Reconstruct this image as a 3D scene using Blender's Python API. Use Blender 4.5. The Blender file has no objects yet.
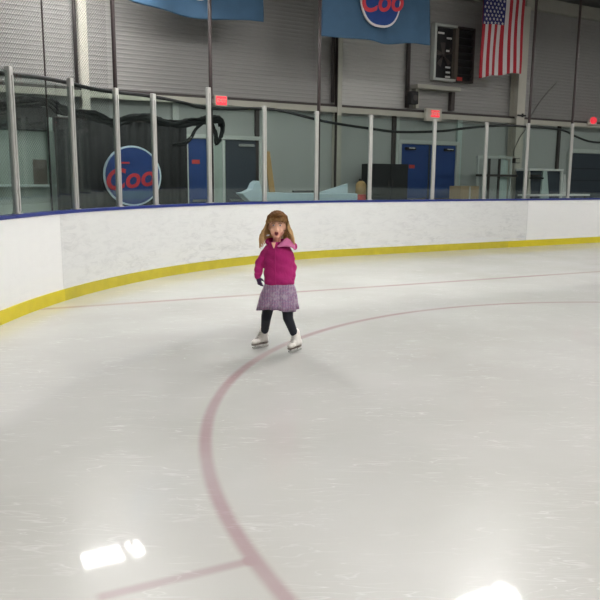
import bpy, bmesh, math, random
from mathutils import Vector, Matrix
random.seed(7)
C = bpy.context.scene.collection
SC = bpy.context.scene
PI = math.pi
# ------------------------------------------------------------------ camera model
F = 700.0; PITCH = math.atan(120/F); ROLL = math.radians(.4); CAMZ = 1.5
def ray(px, py):
    X = px-300; Y = 300-py
    dx = (X*math.cos(ROLL)-Y*math.sin(ROLL))/F; dv = (X*math.sin(ROLL)+Y*math.cos(ROLL))/F
    return Vector((dx, math.cos(PITCH)+dv*math.sin(PITCH), -math.sin(PITCH)+dv*math.cos(PITCH)))
# rink frame: t runs along the end boards, n runs away from the rink towards the hall wall
A = math.radians(29.0)
T = Vector((math.cos(A), math.sin(A), 0)); N = Vector((-math.sin(A), math.cos(A), 0))
N0, R0, T0 = 11.8, 8.25, -0.4        # end boards, corner radius, side boards
TW, NL = 26.0, 60.0
WALL = 15.2
def W(t, n, z=0): return T*t + N*n + Vector((0, 0, z))
def at_n(px, py, n):
    d = ray(px, py); k = n/d.dot(N); p = d*k
    return p.dot(T), p.z+CAMZ
def at_y(px, py, Y):
    d = ray(px, py); k = Y/d.y
    return Vector((d.x*k, Y, d.z*k+CAMZ))
def on_floor(px, py):
    d = ray(px, py); k = -CAMZ/d.z
    return Vector((d.x*k, d.y*k, 0))
# ------------------------------------------------------------------ rink outline
def outline():
    pts = []
    t1 = T0+TW; n1 = N0-NL
    def arc(ct, cn, a0, a1, k=40):
        for i in range(k+1):
            a = a0+(a1-a0)*i/k
            pts.append(((ct+R0*math.cos(a)), (cn+R0*math.sin(a))))
    arc(T0+R0, N0-R0, PI, PI/2, 48)
    k = 16
    for i in range(1, k): pts.append((T0+R0+(TW-2*R0)*i/k, N0))
    arc(t1-R0, N0-R0, PI/2, 0)
    arc(t1-R0, n1+R0, 0, -PI/2, 16)
    arc(T0+R0, n1+R0, -PI/2, -PI, 16)
    return [Vector((a, b)) for a, b in pts]
OUT = outline()
# arc-length curve of the part of the boards the photograph looks at
class Path:
    def __init__(s, pts):
        s.p = pts; s.l = [0]
        for a, b in zip(pts, pts[1:]): s.l.append(s.l[-1]+(b-a).length)
        s.L = s.l[-1]
    def at(s, d, off=0.0):
        d = max(0, min(s.L-1e-6, d))
        i = 0
        while i < len(s.l)-2 and s.l[i+1] < d: i += 1
        a, b = s.p[i], s.p[i+1]; u = (d-s.l[i])/(s.l[i+1]-s.l[i])
        dirv = (b-a).normalized(); nrm = Vector((-dirv.y, dirv.x))
        q = a.lerp(b, u)+nrm*off
        return W(q.x, q.y)
PATH = Path([Vector((T0, N0-R0-3.2))]+OUT[:130])
def proj(p):
    v = p-Vector((0, 0, CAMZ)); zc = v.y*math.cos(PITCH)-v.z*math.sin(PITCH)
    yc = v.y*math.sin(PITCH)+v.z*math.cos(PITCH)
    if zc < .1: return (-9999, 0)
    a, b = F*v.x/zc, F*yc/zc
    return (300+a*math.cos(ROLL)+b*math.sin(ROLL), 300-(b*math.cos(ROLL)-a*math.sin(ROLL)))
def s_at(px, z=1.2, off=0.05):
    lo, hi = 2.4, PATH.L
    best = (1e9, 0); n = 1600
    for i in range(n):
        d = 2.2+(26-2.2)*i/n
        p = PATH.at(d, off); p.z = z
        x, _ = proj(p); e = abs(x-px)
        if e < best[0]: best = (e, d)
    return best[1]
# ------------------------------------------------------------------ materials
def nn(nt, t, **kw):
    n = nt.nodes.new(t)
    for k, v in kw.items(): setattr(n, k, v)
    return n
def mat(name, col, rough=.6, metal=0., var=0., scale=8., bump=0., bscale=60., emit=0., spec=.5, coat=0., stretch=None):
    m = bpy.data.materials.new(name); m.use_nodes = True; nt = m.node_tree
    b = nt.nodes['Principled BSDF']
    b.inputs['Base Color'].default_value = (*col, 1); b.inputs['Roughness'].default_value = rough
    b.inputs['Metallic'].default_value = metal; b.inputs['Specular IOR Level'].default_value = spec
    b.inputs['Coat Weight'].default_value = coat
    tc = nn(nt, 'ShaderNodeTexCoord'); mp = nn(nt, 'ShaderNodeMapping'); nt.links.new(tc.outputs['Object'], mp.inputs[0])
    if stretch: mp.inputs['Scale'].default_value = stretch
    no = nn(nt, 'ShaderNodeTexNoise'); no.inputs['Scale'].default_value = scale; no.inputs['Detail'].default_value = 5
    nt.links.new(mp.outputs[0], no.inputs[0])
    hs = nn(nt, 'ShaderNodeMix', data_type='RGBA')
    lo = [c*(1-var) for c in col]; hi = [min(1, c*(1+var)) for c in col]
    hs.inputs[6].default_value = (*lo, 1); hs.inputs[7].default_value = (*hi, 1)
    nt.links.new(no.outputs[0], hs.inputs[0]); nt.links.new(hs.outputs[2], b.inputs['Base Color'])
    if bump:
        n2 = nn(nt, 'ShaderNodeTexNoise'); n2.inputs['Scale'].default_value = bscale; nt.links.new(mp.outputs[0], n2.inputs[0])
        bp = nn(nt, 'ShaderNodeBump'); bp.inputs['Strength'].default_value = bump; bp.inputs['Distance'].default_value = .01
        nt.links.new(n2.outputs[0], bp.inputs['Height']); nt.links.new(bp.outputs[0], b.inputs['Normal'])
    if emit:
        b.inputs['Emission Color'].default_value = (*col, 1); b.inputs['Emission Strength'].default_value = emit
    return m
M = {}
def defm(k, *a, **kw): M[k] = mat(k, *a, **kw)
defm('siding', (.32, .312, .30), .45, var=.08, scale=.5, bump=.05)
defm('siding_light', (.54, .53, .51), .45, var=.06, scale=.5)
defm('lower_wall', (.40, .42, .405), .7, var=.05, scale=2)
defm('cream', (.52, .50, .43), .5, var=.08, scale=4)
defm('beam', (.42, .41, .35), .5, var=.1, scale=3)
defm('dark_steel', (.045, .035, .033), .5, var=.2)
defm('brown_pole', (.035, .022, .022), .5, var=.3, scale=20)
defm('post', (.50, .49, .47), .38, metal=.25, var=.08, scale=10)
defm('blue_cap', (.016, .03, .20), .4, var=.15)
defm('black', (.012, .012, .013), .6, var=.3)
defm('black_cloth', (.007, .0075, .008), .9, var=.4, scale=3, bump=.3, bscale=12)
defm('blue_door', (.012, .05, .20), .45, var=.1, scale=3)
defm('slate_door', (.035, .045, .06), .45, var=.15, scale=3)
defm('frame_pale', (.50, .53, .50), .5, var=.05)
defm('chrome', (.6, .6, .6), .25, metal=1.)
defm('white', (.72, .72, .70), .5, var=.04)
defm('pale_plastic', (.55, .68, .74), .4, var=.06)
defm('wood', (.42, .27, .11), .6, var=.25, scale=6, stretch=(8, 8, .6))
defm('cardboard', (.40, .29, .17), .8, var=.08)
defm('kiosk', (.33, .40, .36), .6, var=.06, scale=2)
defm('kiosk_brown', (.13, .11, .09), .6, var=.15)
defm('pale_green', (.48, .58, .55), .5, var=.04)
defm('exit_red', (.85, .04, .06), .4, emit=1.1)
defm('sign_blue', (.009, .042, .19), .4, var=.15)
defm('sign_red', (.55, .035, .05), .5, var=.1)
defm('banner', (.045, .105, .185), .85, var=.14, scale=5, bump=.2, bscale=20)
defm('flag_red', (.45, .02, .035), .85, var=.1)
defm('flag_white', (.66, .62, .62), .85, var=.05)
defm('flag_blue', (.02, .02, .12), .85, var=.1)
defm('ceiling', (.12, .115, .11), .8, var=.1)
defm('concrete', (.28, .27, .26), .7, var=.15)
defm('rear_wall', (.12, .125, .13), .8, var=.1)
defm('skin', (.76, .42, .30), .55, var=.05)
defm('eye_white', (.75, .72, .70), .3); defm('iris', (.05, .06, .09), .3)
defm('mouth', (.10, .008, .012), .5); defm('lip', (.45, .12, .12), .5)
defm('jacket', (.38, .008, .135), .85, var=.18, scale=14, bump=.5, bscale=35)
defm('hood_lining', (.60, .16, .34), .9, var=.12, scale=30, bump=.3, bscale=60)
defm('leggings', (.008, .010, .018), .85, var=.3)
defm('skate_white', (.72, .68, .64), .45, var=.07, scale=20)
defm('sole', (.13, .10, .08), .5); defm('lace', (.42, .40, .38), .8)
defm('glove', (.05, .02, .07), .9, var=.6, scale=60)
defm('dust_red', (.55, .06, .05), .5)

def special_mats():
    # white dasher boards with puck scuffs
    for key, scuff in (('board_clean', .12), ('board_scuffed', .72)):
        m = bpy.data.materials.new(key); m.use_nodes = True; nt = m.node_tree; b = nt.nodes['Principled BSDF']
        L = nt.links.new
        tc = nn(nt, 'ShaderNodeTexCoord'); mp = nn(nt, 'ShaderNodeMapping'); mp.inputs['Scale'].default_value = (1, 1, 3.2)
        L(tc.outputs['Object'], mp.inputs[0])
        n1 = nn(nt, 'ShaderNodeTexNoise'); n1.inputs['Scale'].default_value = 4.0; n1.inputs['Detail'].default_value = 9; n1.inputs['Roughness'].default_value = .75; n1.inputs['Distortion'].default_value = .8
        L(mp.outputs[0], n1.inputs[0])
        r1 = nn(nt, 'ShaderNodeMapRange'); r1.inputs[1].default_value = .47; r1.inputs[2].default_value = .78
        L(n1.outputs[0], r1.inputs[0])
        n2 = nn(nt, 'ShaderNodeTexNoise'); n2.inputs['Scale'].default_value = 1.1; L(tc.outputs['Object'], n2.inputs[0])
        r2 = nn(nt, 'ShaderNodeMapRange'); r2.inputs[1].default_value = .35; r2.inputs[2].default_value = .65; r2.inputs[3].default_value = .35
        L(n2.outputs[0], r2.inputs[0])
        sx = nn(nt, 'ShaderNodeSeparateXYZ'); L(tc.outputs['Object'], sx.inputs[0])
        r3 = nn(nt, 'ShaderNodeMapRange'); r3.inputs[1].default_value = .15; r3.inputs[2].default_value = .95; r3.inputs[3].default_value = 1.0; r3.inputs[4].default_value = .5
        L(sx.outputs[2], r3.inputs[0])
        mu = nn(nt, 'ShaderNodeMath', operation='MULTIPLY'); L(r1.outputs[0], mu.inputs[0]); L(r2.outputs[0], mu.inputs[1])
        mu3 = nn(nt, 'ShaderNodeMath', operation='MULTIPLY'); L(mu.outputs[0], mu3.inputs[0]); L(r3.outputs[0], mu3.inputs[1])
        mu2 = nn(nt, 'ShaderNodeMath', operation='MULTIPLY'); L(mu3.outputs[0], mu2.inputs[0]); mu2.inputs[1].default_value = scuff
        mx = nn(nt, 'ShaderNodeMix', data_type='RGBA')
        base = (.86, .86, .85) if key == 'board_clean' else (.735, .74, .73)
        mx.inputs[6].default_value = (*base, 1); mx.inputs[7].default_value = (.33, .33, .34, 1)
        L(mu2.outputs[0], mx.inputs[0]); L(mx.outputs[2], b.inputs['Base Color']); b.inputs['Roughness'].default_value = .35
        M[key] = m
    # yellow kick plate
    M['kick'] = mat('kick', (.66, .55, .02), .4, var=.12, scale=6)
    M['kick_dull'] = mat('kick_dull', (.52, .44, .03), .45, var=.22, scale=5)
    # clear shield panes with a green tint
    m = bpy.data.materials.new('shield_glass'); m.use_nodes = True; nt = m.node_tree; L = nt.links.new
    nt.nodes.remove(nt.nodes['Principled BSDF']); out = nt.nodes['Material Output']
    tr = nn(nt, 'ShaderNodeBsdfTransparent'); tr.inputs[0].default_value = (.83, .875, .86, 1)
    gl = nn(nt, 'ShaderNodeBsdfGlossy'); gl.inputs[0].default_value = (.9, 1, .97, 1); gl.inputs['Roughness'].default_value = .03
    lw = nn(nt, 'ShaderNodeLayerWeight'); pw = nn(nt, 'ShaderNodeMath', operation='POWER'); L(lw.outputs['Facing'], pw.inputs[0]); pw.inputs[1].default_value = 5
    fa = nn(nt, 'ShaderNodeMath', operation='MULTIPLY_ADD'); L(pw.outputs[0], fa.inputs[0]); fa.inputs[1].default_value = .95; fa.inputs[2].default_value = .036
    mx = nn(nt, 'ShaderNodeMixShader'); L(fa.outputs[0], mx.inputs[0]); L(tr.outputs[0], mx.inputs[1]); L(gl.outputs[0], mx.inputs[2]); L(mx.outputs[0], out.inputs[0])
    M['glass'] = m
    # ice with painted lines under the surface
    m = bpy.data.materials.new('ice'); m.use_nodes = True; nt = m.node_tree; b = nt.nodes['Principled BSDF']; L = nt.links.new
    tc = nn(nt, 'ShaderNodeTexCoord'); P = tc.outputs['Object']
    def math_(op, a, bb=None, c=None):
        n = nn(nt, 'ShaderNodeMath', operation=op)
        for i, v in enumerate((a, bb, c)):
            if v is None: continue
            if isinstance(v, (int, float)): n.inputs[i].default_value = v
            else: L(v, n.inputs[i])
        return n.outputs[0]
    sx = nn(nt, 'ShaderNodeSeparateXYZ'); L(P, sx.inputs[0]); X, Y = sx.outputs[0], sx.outputs[1]
    def soft(dist, half, blur):     # 1 inside, fades over blur
        r = nn(nt, 'ShaderNodeMapRange', interpolation_type='SMOOTHSTEP')
        r.inputs[1].default_value = half+blur; r.inputs[2].default_value = half-blur*.5
        L(dist, r.inputs[0]); return r.outputs[0]
    cx, cy, cr = CIRC
    d = math_('SQRT', math_('ADD', math_('POWER', math_('SUBTRACT', X, cx), 2), math_('POWER', math_('SUBTRACT', Y, cy), 2)))
    ring = soft(math_('ABSOLUTE', math_('SUBTRACT', d, cr)), .028, .03)
    # goal line
    def seg(p, q, half, blur, ends=True):
        u = (q-p); ln = u.length; u = u/ln
        rx = math_('SUBTRACT', X, p.x); ry = math_('SUBTRACT', Y, p.y)
        along = math_('ADD', math_('MULTIPLY', rx, u.x), math_('MULTIPLY', ry, u.y))
        perp = math_('ABSOLUTE', math_('ADD', math_('MULTIPLY', rx, -u.y), math_('MULTIPLY', ry, u.x)))
        s = soft(perp, half, blur)
        if ends:
            e = math_('ABSOLUTE', math_('SUBTRACT', along, ln/2)); s = math_('MULTIPLY', s, soft(e, ln/2, .03))
        return s
    g0, g1 = on_floor(66, 307.5), on_floor(600, 271.5)
    goal = seg(g0, g1, .035, .06, False)
    h0, h1 = on_floor(96, 598), on_floor(250, 561)
    hsh = seg(h0.lerp(h1, .02), h1, .02, .025)
    lines = math_('MINIMUM', math_('ADD', math_('ADD', math_('MULTIPLY', ring, .95), math_('MULTIPLY', goal, 1.0)), math_('MULTIPLY', hsh, .8)), 1)
    nz = nn(nt, 'ShaderNodeTexNoise'); nz.inputs['Scale'].default_value = 1.3; nz.inputs['Detail'].default_value = 4; L(P, nz.inputs[0])
    fade = nn(nt, 'ShaderNodeMapRange'); fade.inputs[1].default_value = .3; fade.inputs[2].default_value = .7; fade.inputs[3].default_value = .32; fade.inputs[4].default_value = .58; L(nz.outputs[0], fade.inputs[0])
    # broad cloudiness
    n1 = nn(nt, 'ShaderNodeTexNoise'); n1.inputs['Scale'].default_value = .55; n1.inputs['Detail'].default_value = 6; L(P, n1.inputs[0])
    c1 = nn(nt, 'ShaderNodeMix', data_type='RGBA'); c1.inputs[6].default_value = (.475, .468, .440, 1); c1.inputs[7].default_value = (.55, .543, .522, 1)
    r1 = nn(nt, 'ShaderNodeMapRange'); r1.inputs[1].default_value = .35; r1.inputs[2].default_value = .65; L(n1.outputs[0], r1.inputs[0]); L(r1.outputs[0], c1.inputs[0])
    # skate scratches: thin ridges of strongly stretched noise in several directions
    tot = None
    for ang, sc, th in ((.5, 2.2, .020), (-.6, 2.8, .016), (1.35, 2.0, .014)):
        mp = nn(nt, 'ShaderNodeMapping'); mp.inputs['Rotation'].default_value = (0, 0, ang); mp.inputs['Scale'].default_value = (1, 7, 1); L(P, mp.inputs[0])
        s = nn(nt, 'ShaderNodeTexNoise'); s.inputs['Scale'].default_value = sc; s.inputs['Detail'].default_value = 2; s.inputs['Distortion'].default_value = .6; L(mp.outputs[0], s.inputs[0])
        e = math_('ABSOLUTE', math_('SUBTRACT', s.outputs[0], .5))
        k = soft(e, th*.25, th)
        q = nn(nt, 'ShaderNodeTexNoise'); q.inputs['Scale'].default_value = 1.9+ang; L(P, q.inputs[0])
        rr = nn(nt, 'ShaderNodeMapRange'); rr.inputs[1].default_value = .52; rr.inputs[2].default_value = .70; L(q.outputs[0], rr.inputs[0])
        k = math_('MULTIPLY', k, rr.outputs[0]); tot = k if tot is None else math_('MAXIMUM', tot, k)
    c2 = nn(nt, 'ShaderNodeMix', data_type='RGBA'); L(math_('MULTIPLY', tot, .36), c2.inputs[0]); L(c1.outputs[2], c2.inputs[6]); c2.inputs[7].default_value = (.88, .88, .88, 1)
    c3 = nn(nt, 'ShaderNodeMix', data_type='RGBA'); L(math_('MULTIPLY', lines, fade.outputs[0]), c3.inputs[0]); L(c2.outputs[2], c3.inputs[6]); c3.inputs[7].default_value = (.30, .10, .135, 1)
    # small flecks of snow
    v = nn(nt, 'ShaderNodeTexVoronoi'); v.inputs['Scale'].default_value = 1.6; L(P, v.inputs[0])
    fl = soft(v.outputs['Distance'], .008, .012)
    c4 = nn(nt, 'ShaderNodeMix', data_type='RGBA'); L(math_('MULTIPLY', fl, .8), c4.inputs[0]); L(c3.outputs[2], c4.inputs[6]); c4.inputs[7].default_value = (.95, .95, .95, 1)
    L(c4.outputs[2], b.inputs['Base Color'])
    b.inputs['Roughness'].default_value = .27; b.inputs['IOR'].default_value = 1.29
    b.inputs['Specular IOR Level'].default_value = .5
    b.inputs['Coat Weight'].default_value = .48; b.inputs['Coat Roughness'].default_value = .045; b.inputs['Coat IOR'].default_value = 1.31
    nb = nn(nt, 'ShaderNodeTexNoise'); nb.inputs['Scale'].default_value = 9; nb.inputs['Detail'].default_value = 6; L(P, nb.inputs[0])
    hb = math_('ADD', nb.outputs[0], math_('MULTIPLY', tot, -.5))
    bp = nn(nt, 'ShaderNodeBump'); bp.inputs['Strength'].default_value = .06; bp.inputs['Distance'].default_value = .01; L(hb, bp.inputs['Height'])
    L(bp.outputs[0], b.inputs['Normal'])
    M['ice'] = m
    # plaid of the skirt
    m = bpy.data.materials.new('plaid'); m.use_nodes = True; nt = m.node_tree; b = nt.nodes['Principled BSDF']; L = nt.links.new
    tc = nn(nt, 'ShaderNodeTexCoord')
    ws = []
    for dr, sc in (('X', 14), ('Z', 12)):
        w = nn(nt, 'ShaderNodeTexWave', bands_direction=dr); w.inputs['Scale'].default_value = sc; w.inputs['Distortion'].default_value = 5; w.inputs['Detail Scale'].default_value = 3; L(tc.outputs['Object'], w.inputs[0]); ws.append(w)
    nz = nn(nt, 'ShaderNodeTexNoise'); nz.inputs['Scale'].default_value = 22; L(tc.outputs['Object'], nz.inputs[0])
    a = nn(nt, 'ShaderNodeMix', data_type='RGBA'); a.inputs[6].default_value = (.21, .15, .26, 1); a.inputs[7].default_value = (.34, .26, .34, 1); L(ws[0].outputs[1], a.inputs[0])
    c = nn(nt, 'ShaderNodeMix', data_type='RGBA'); c.inputs[7].default_value = (.30, .12, .24, 1)
    mm = nn(nt, 'ShaderNodeMath', operation='MULTIPLY'); mm.inputs[1].default_value = .5; L(ws[1].outputs[1], mm.inputs[0]); L(mm.outputs[0], c.inputs[0]); L(a.outputs[2], c.inputs[6])
    e = nn(nt, 'ShaderNodeMix', data_type='RGBA'); e.inputs[7].default_value = (.46, .41, .46, 1); L(c.outputs[2], e.inputs[6])
    r = nn(nt, 'ShaderNodeMapRange'); r.inputs[1].default_value = .5; r.inputs[2].default_value = .7; r.inputs[4].default_value = .6; L(nz.outputs[0], r.inputs[0]); L(r.outputs[0], e.inputs[0])
    L(e.outputs[2], b.inputs['Base Color']); b.inputs['Roughness'].default_value = .9
    M['plaid'] = m
    # hair: brown at the crown, blonde ends
    m = bpy.data.materials.new('hair'); m.use_nodes = True; nt = m.node_tree; b = nt.nodes['Principled BSDF']; L = nt.links.new
    tc = nn(nt, 'ShaderNodeTexCoord'); sx = nn(nt, 'ShaderNodeSeparateXYZ'); L(tc.outputs['Object'], sx.inputs[0])
    r = nn(nt, 'ShaderNodeMapRange'); r.inputs[1].default_value = 1.20; r.inputs[2].default_value = 1.0; L(sx.outputs[2], r.inputs[0])
    nz = nn(nt, 'ShaderNodeTexNoise'); nz.inputs['Scale'].default_value = 60; L(tc.outputs['Object'], nz.inputs[0])
    ad = nn(nt, 'ShaderNodeMath', operation='MULTIPLY_ADD'); L(nz.outputs[0], ad.inputs[0]); ad.inputs[1].default_value = .9; 
    sb = nn(nt, 'ShaderNodeMath', operation='SUBTRACT'); L(r.outputs[0], sb.inputs[0]); sb.inputs[1].default_value = .45; L(sb.outputs[0], ad.inputs[2])
    a = nn(nt, 'ShaderNodeMix', data_type='RGBA'); a.inputs[6].default_value = (.13, .055, .018, 1); a.inputs[7].default_value = (.60, .38, .18, 1); L(ad.outputs[0], a.inputs[0])
    L(a.outputs[2], b.inputs['Base Color']); b.inputs['Roughness'].default_value = .8; b.inputs['Specular IOR Level'].default_value = .15
    M['hair'] = m
    # lamp diffuser
    m = bpy.data.materials.new('lamp'); m.use_nodes = True; nt = m.node_tree; b = nt.nodes['Principled BSDF']
    b.inputs['Emission Color'].default_value = (1, .985, .955, 1); b.inputs['Emission Strength'].default_value = LAMP
    M['lamp'] = m
LAMP = 122.0
CIRC = (3.7555, 4.4103, 4.3333)
special_mats()
# ------------------------------------------------------------------ mesh helpers
class MB:
    def __init__(s): s.bm = bmesh.new()
    def box(s, x0, x1, y0, y1, z0, z1, rot=None, about=None):
        vs = [s.bm.verts.new((x, y, z)) for x in (x0, x1) for y in (y0, y1) for z in (z0, z1)]
        for f in ((0, 1, 3, 2), (4, 6, 7, 5), (0, 4, 5, 1), (2, 3, 7, 6), (0, 2, 6, 4), (1, 5, 7, 3)):
            s.bm.faces.new([vs[i] for i in f])
        if rot is not None:
            c = about or Vector(((x0+x1)/2, (y0+y1)/2, (z0+z1)/2))
            for v in vs: v.co = rot @ (v.co-c) + c
        return s
    def prism(s, poly, y0, y1):           # poly in x,z, extruded along y
        a = [s.bm.verts.new((x, y0, z)) for x, z in poly]; b = [s.bm.verts.new((x, y1, z)) for x, z in poly]
        n = len(poly); s.bm.faces.new(a); s.bm.faces.new(b[::-1])
        for i in range(n): s.bm.faces.new((a[i], b[i], b[(i+1) % n], a[(i+1) % n]))
        return s
    def tube(s, pts, r, seg=8, close=True):
        pts = [Vector(p) for p in pts]; rings = []
        rs = r if isinstance(r, (list, tuple)) else [r]*len(pts)
        up = Vector((0, 0, 1))
        for i, p in enumerate(pts):
            d = (pts[min(i+1, len(pts)-1)]-pts[max(i-1, 0)]).normalized()
            u = Vector((0, 1, 0)) if abs(d.z) > .85 else up
            a = d.cross(u).normalized(); b = d.cross(a)
            rings.append([s.bm.verts.new(p+(a*math.cos(2*PI*k/seg)+b*math.sin(2*PI*k/seg))*rs[i]) for k in range(seg)])
        for q, w in zip(rings, rings[1:]):
            for k in range(seg): s.bm.faces.new((q[k], q[(k+1) % seg], w[(k+1) % seg], w[k]))
        if close: s.bm.faces.new(rings[0][::-1]); s.bm.faces.new(rings[-1])
        return s
    def rings(s, rr, close=True):         # loft between rings given as point lists
        R = [[s.bm.verts.new(p) for p in r] for r in rr]
        n = len(R[0])
        for q, w in zip(R, R[1:]):
            for k in range(n): s.bm.faces.new((q[k], q[(k+1) % n], w[(k+1) % n], w[k]))
        if close: s.bm.faces.new(R[0][::-1]); s.bm.faces.new(R[-1])
        return s
    def ell(s, c, r, seg=16, rot=None):
        g = bmesh.ops.create_uvsphere(s.bm, u_segments=seg, v_segments=max(8, seg//2), radius=1)
        for v in g['verts']:
            q = Vector((v.co.x*r[0], v.co.y*r[1], v.co.z*r[2]))
            if rot is not None: q = rot @ q
            v.co = q+Vector(c)
        return s
    def cone(s, a, b, ra, rb, seg=12):
        s.tube([a, b], [ra, rb], seg); s.ell(a, (ra,)*3, 12); s.ell(b, (rb,)*3, 12); return s
    def build(s, name, m, parent=None, bevel=0., smooth=False, link=True):
        bm = s.bm; bmesh.ops.recalc_face_normals(bm, faces=bm.faces)
        if bevel: bmesh.ops.bevel(bm, geom=list(bm.edges), offset=bevel, segments=1, affect='EDGES', clamp_overlap=True)
        me = bpy.data.meshes.new(name); bm.to_mesh(me); bm.free()
        me.materials.append(M[m])
        if smooth:
            for p in me.polygons: p.use_smooth = True
        o = bpy.data.objects.new(name, me)
        if link: C.objects.link(o)
        if parent is not None: o.parent = parent
        return o
def remesh(mb, name, m, parent=None, vox=.006, it=4, fac=.5):
    o = mb.build(name+'_raw', m, None)
    md = o.modifiers.new('r', 'REMESH'); md.mode = 'VOXEL'; md.voxel_size = vox
    sm = o.modifiers.new('s', 'SMOOTH'); sm.iterations = it; sm.factor = fac
    dg = bpy.context.evaluated_depsgraph_get(); dg.update()
    me = bpy.data.meshes.new_from_object(o.evaluated_get(dg)); me.name = name
    bpy.data.objects.remove(o)
    if not me.materials: me.materials.append(M[m])
    for p in me.polygons: p.use_smooth = True
    r = bpy.data.objects.new(name, me); C.objects.link(r)
    if parent is not None: r.parent = parent
    return r
def tag(o, label=None, cat=None, group=None, kind=None):
    if label: o['label'] = label
    if cat: o['category'] = cat
    if group: o['group'] = group
    if kind: o['kind'] = kind
    return o
def empty(name, loc, rz=0., **kw):
    o = bpy.data.objects.new(name, None); C.objects.link(o); o.location = loc; o.rotation_euler = (0, 0, rz); o.empty_display_size = .1
    return tag(o, **kw)
def place(o, t, n, z=0):
    o.location = W(t, n, z); o.rotation_euler = (0, 0, A); return o
def struct(o): return tag(o, kind='structure')
# ------------------------------------------------------------------ ICE, FLOORS
mb = MB(); vs = [mb.bm.verts.new(W(p.x, p.y)) for p in OUT]; lo = [mb.bm.verts.new(W(p.x, p.y, -.04)) for p in OUT]
mb.bm.faces.new(vs); mb.bm.faces.new(lo[::-1])
for i in range(len(vs)): mb.bm.faces.new((vs[i], lo[i], lo[(i+1) % len(vs)], vs[(i+1) % len(vs)]))
struct(mb.build('floor_ice', 'ice'))
TL, TR, NB = -7.5, 34.0, -56.0
struct(place(MB().box(TL, TR, NB, WALL+.3, -.2, -.045).build('floor_concourse', 'concrete'), 0, 0))
# ------------------------------------------------------------------ DASHER BOARDS
def strip(d0, d1, offs, z0, z1, name, m, parent, extra=1):
    k = max(2, int((d1-d0)/.25)); mb = MB(); rr = []
    for i in range(k+1):
        d = d0+(d1-d0)*i/k
        a, b = PATH.at(d, offs[0]), PATH.at(d, offs[1])
        rr.append([Vector((a.x, a.y, z0)), Vector((b.x, b.y, z0)), Vector((b.x, b.y, z1)), Vector((a.x, a.y, z1))])
    mb.rings(rr); return mb.build(name, m, parent)
sL, sR, sK = s_at(62, .6, 0), s_at(527, .6, 0), s_at(508, .15, 0)
secs = [(0.0, sL, sL, 'board_clean', 'kick', 'clean white dasher board at the far left of the rink corner'),
        (sL, sR, sK, 'board_scuffed', 'kick_dull', 'long scuffed white dasher board behind the skating girl'),
        (sR, PATH.L-.05, PATH.L-.05, 'board_clean', 'kick', 'clean bright white dasher board to the right, below the red alarm light')]
kprev = 0.0
for a, b, kb, bmn, km, lab in secs:
    r = empty('dasher_board', PATH.at((a+b)/2), 0, label=lab, cat='rink boards', group='dasher boards around the ice')
    r.location = (0, 0, 0)
    strip(a+.002, b-.002, (0, .10), 0, 1.07, 'facing_panel', bmn, r)
    strip(kprev+.002, kb-.002, (-.018, -.001), 0.0, .145, 'kick_plate', km, r)
    strip(a+.002, b-.002, (-.012, .13), 1.071, 1.108, 'cap_rail', 'blue_cap', r)
    kprev = kb
# rest of the rink boards, behind and beside the photographer
def ring_strip(pts, o0, o1, z0, z1, name, m, parent=None):
    mb = MB(); rr = []
    for i, p in enumerate(pts):
        a = pts[max(0, i-1)]; b = pts[min(len(pts)-1, i+1)]; d = (b-a).normalized(); nr = Vector((-d.y, d.x))
        q0, q1 = p+nr*o0, p+nr*o1
        rr.append([W(q0.x, q0.y, z0), W(q1.x, q1.y, z0), W(q1.x, q1.y, z1), W(q0.x, q0.y, z1)])
    mb.rings(rr); return mb.build(name, m, parent)
# PATH.p is OUT[:130] preceded by one point; continue from there round to the start
rest = OUT[129:]+[Vector((T0, N0-R0-3.2))]
r = empty('dasher_board', (0, 0, 0), 0, label='white dasher boards running round behind the photographer', cat='rink boards', group='dasher boards around the ice')
ring_strip(rest, 0, .10, 0, 1.07, 'facing_panel', 'board_clean', r)
ring_strip(rest, -.018, -.001, 0, .145, 'kick_plate', 'kick', r)
ring_strip(rest, -.012, .13, 1.071, 1.108, 'cap_rail', 'blue_cap', r)
# ------------------------------------------------------------------ GLASS POSTS AND PANES
posts = [(13.5, 2.79, 'pale metal glass post nearest the left edge of the view'),
         (73.5, 2.82, 'pale metal glass post left of the round blue sign, over dark drape'),
         (118, 2.86, 'pale metal glass post crossing the left side of the round blue sign'),
         (155, 2.88, 'pale metal glass post crossing the right rim of the round blue sign'),
         (209.5, 2.98, 'tall pale metal glass post just below the square red exit sign'),
         (264.5, 2.92, 'pale metal glass post left of the leaning wooden plank'),
         (316.5, 2.92, 'pale metal glass post beside the net pole above the pale tarp'),
         (370.5, 2.92, 'pale metal glass post at the left edge of the black cabinet'),
         (433.5, 2.92, 'pale metal glass post below the cream box exit sign, before the blue doors'),
         (485, 2.92, 'pale metal glass post in front of the pale leaning frame'),
         (526, 2.92, 'pale metal glass post in front of the cream building column'),
         (570, 2.92, 'pale metal glass post left of the dark doorway at far right')]
ps = [s_at(x, 1.9, .05) for x, _, _ in posts]
def top_at(px, py, off=.055):
    best = (1e9, None)
    for i in range(1600):
        d = 1.5+25.*i/1600; p = PATH.at(d, off); x, _ = proj(Vector((p.x, p.y, 2.8))); e = abs(x-px)
        if e < best[0]: best = (e, p)
    p = best[1]; r = ray(px, py); return CAMZ+r.z*math.hypot(p.x, p.y)/math.hypot(r.x, r.y)
posts = [(x, top_at(x, y), l) for (x, _, l), y in zip(posts, (68, 79, 88.5, 94, 87.5, 106, 111, 114.5, 119, 122, 123, 123.5))]
def tangent(d):
    a, b = PATH.at(d-.05), PATH.at(d+.05); v = (b-a); return math.atan2(v.y, v.x)
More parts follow.
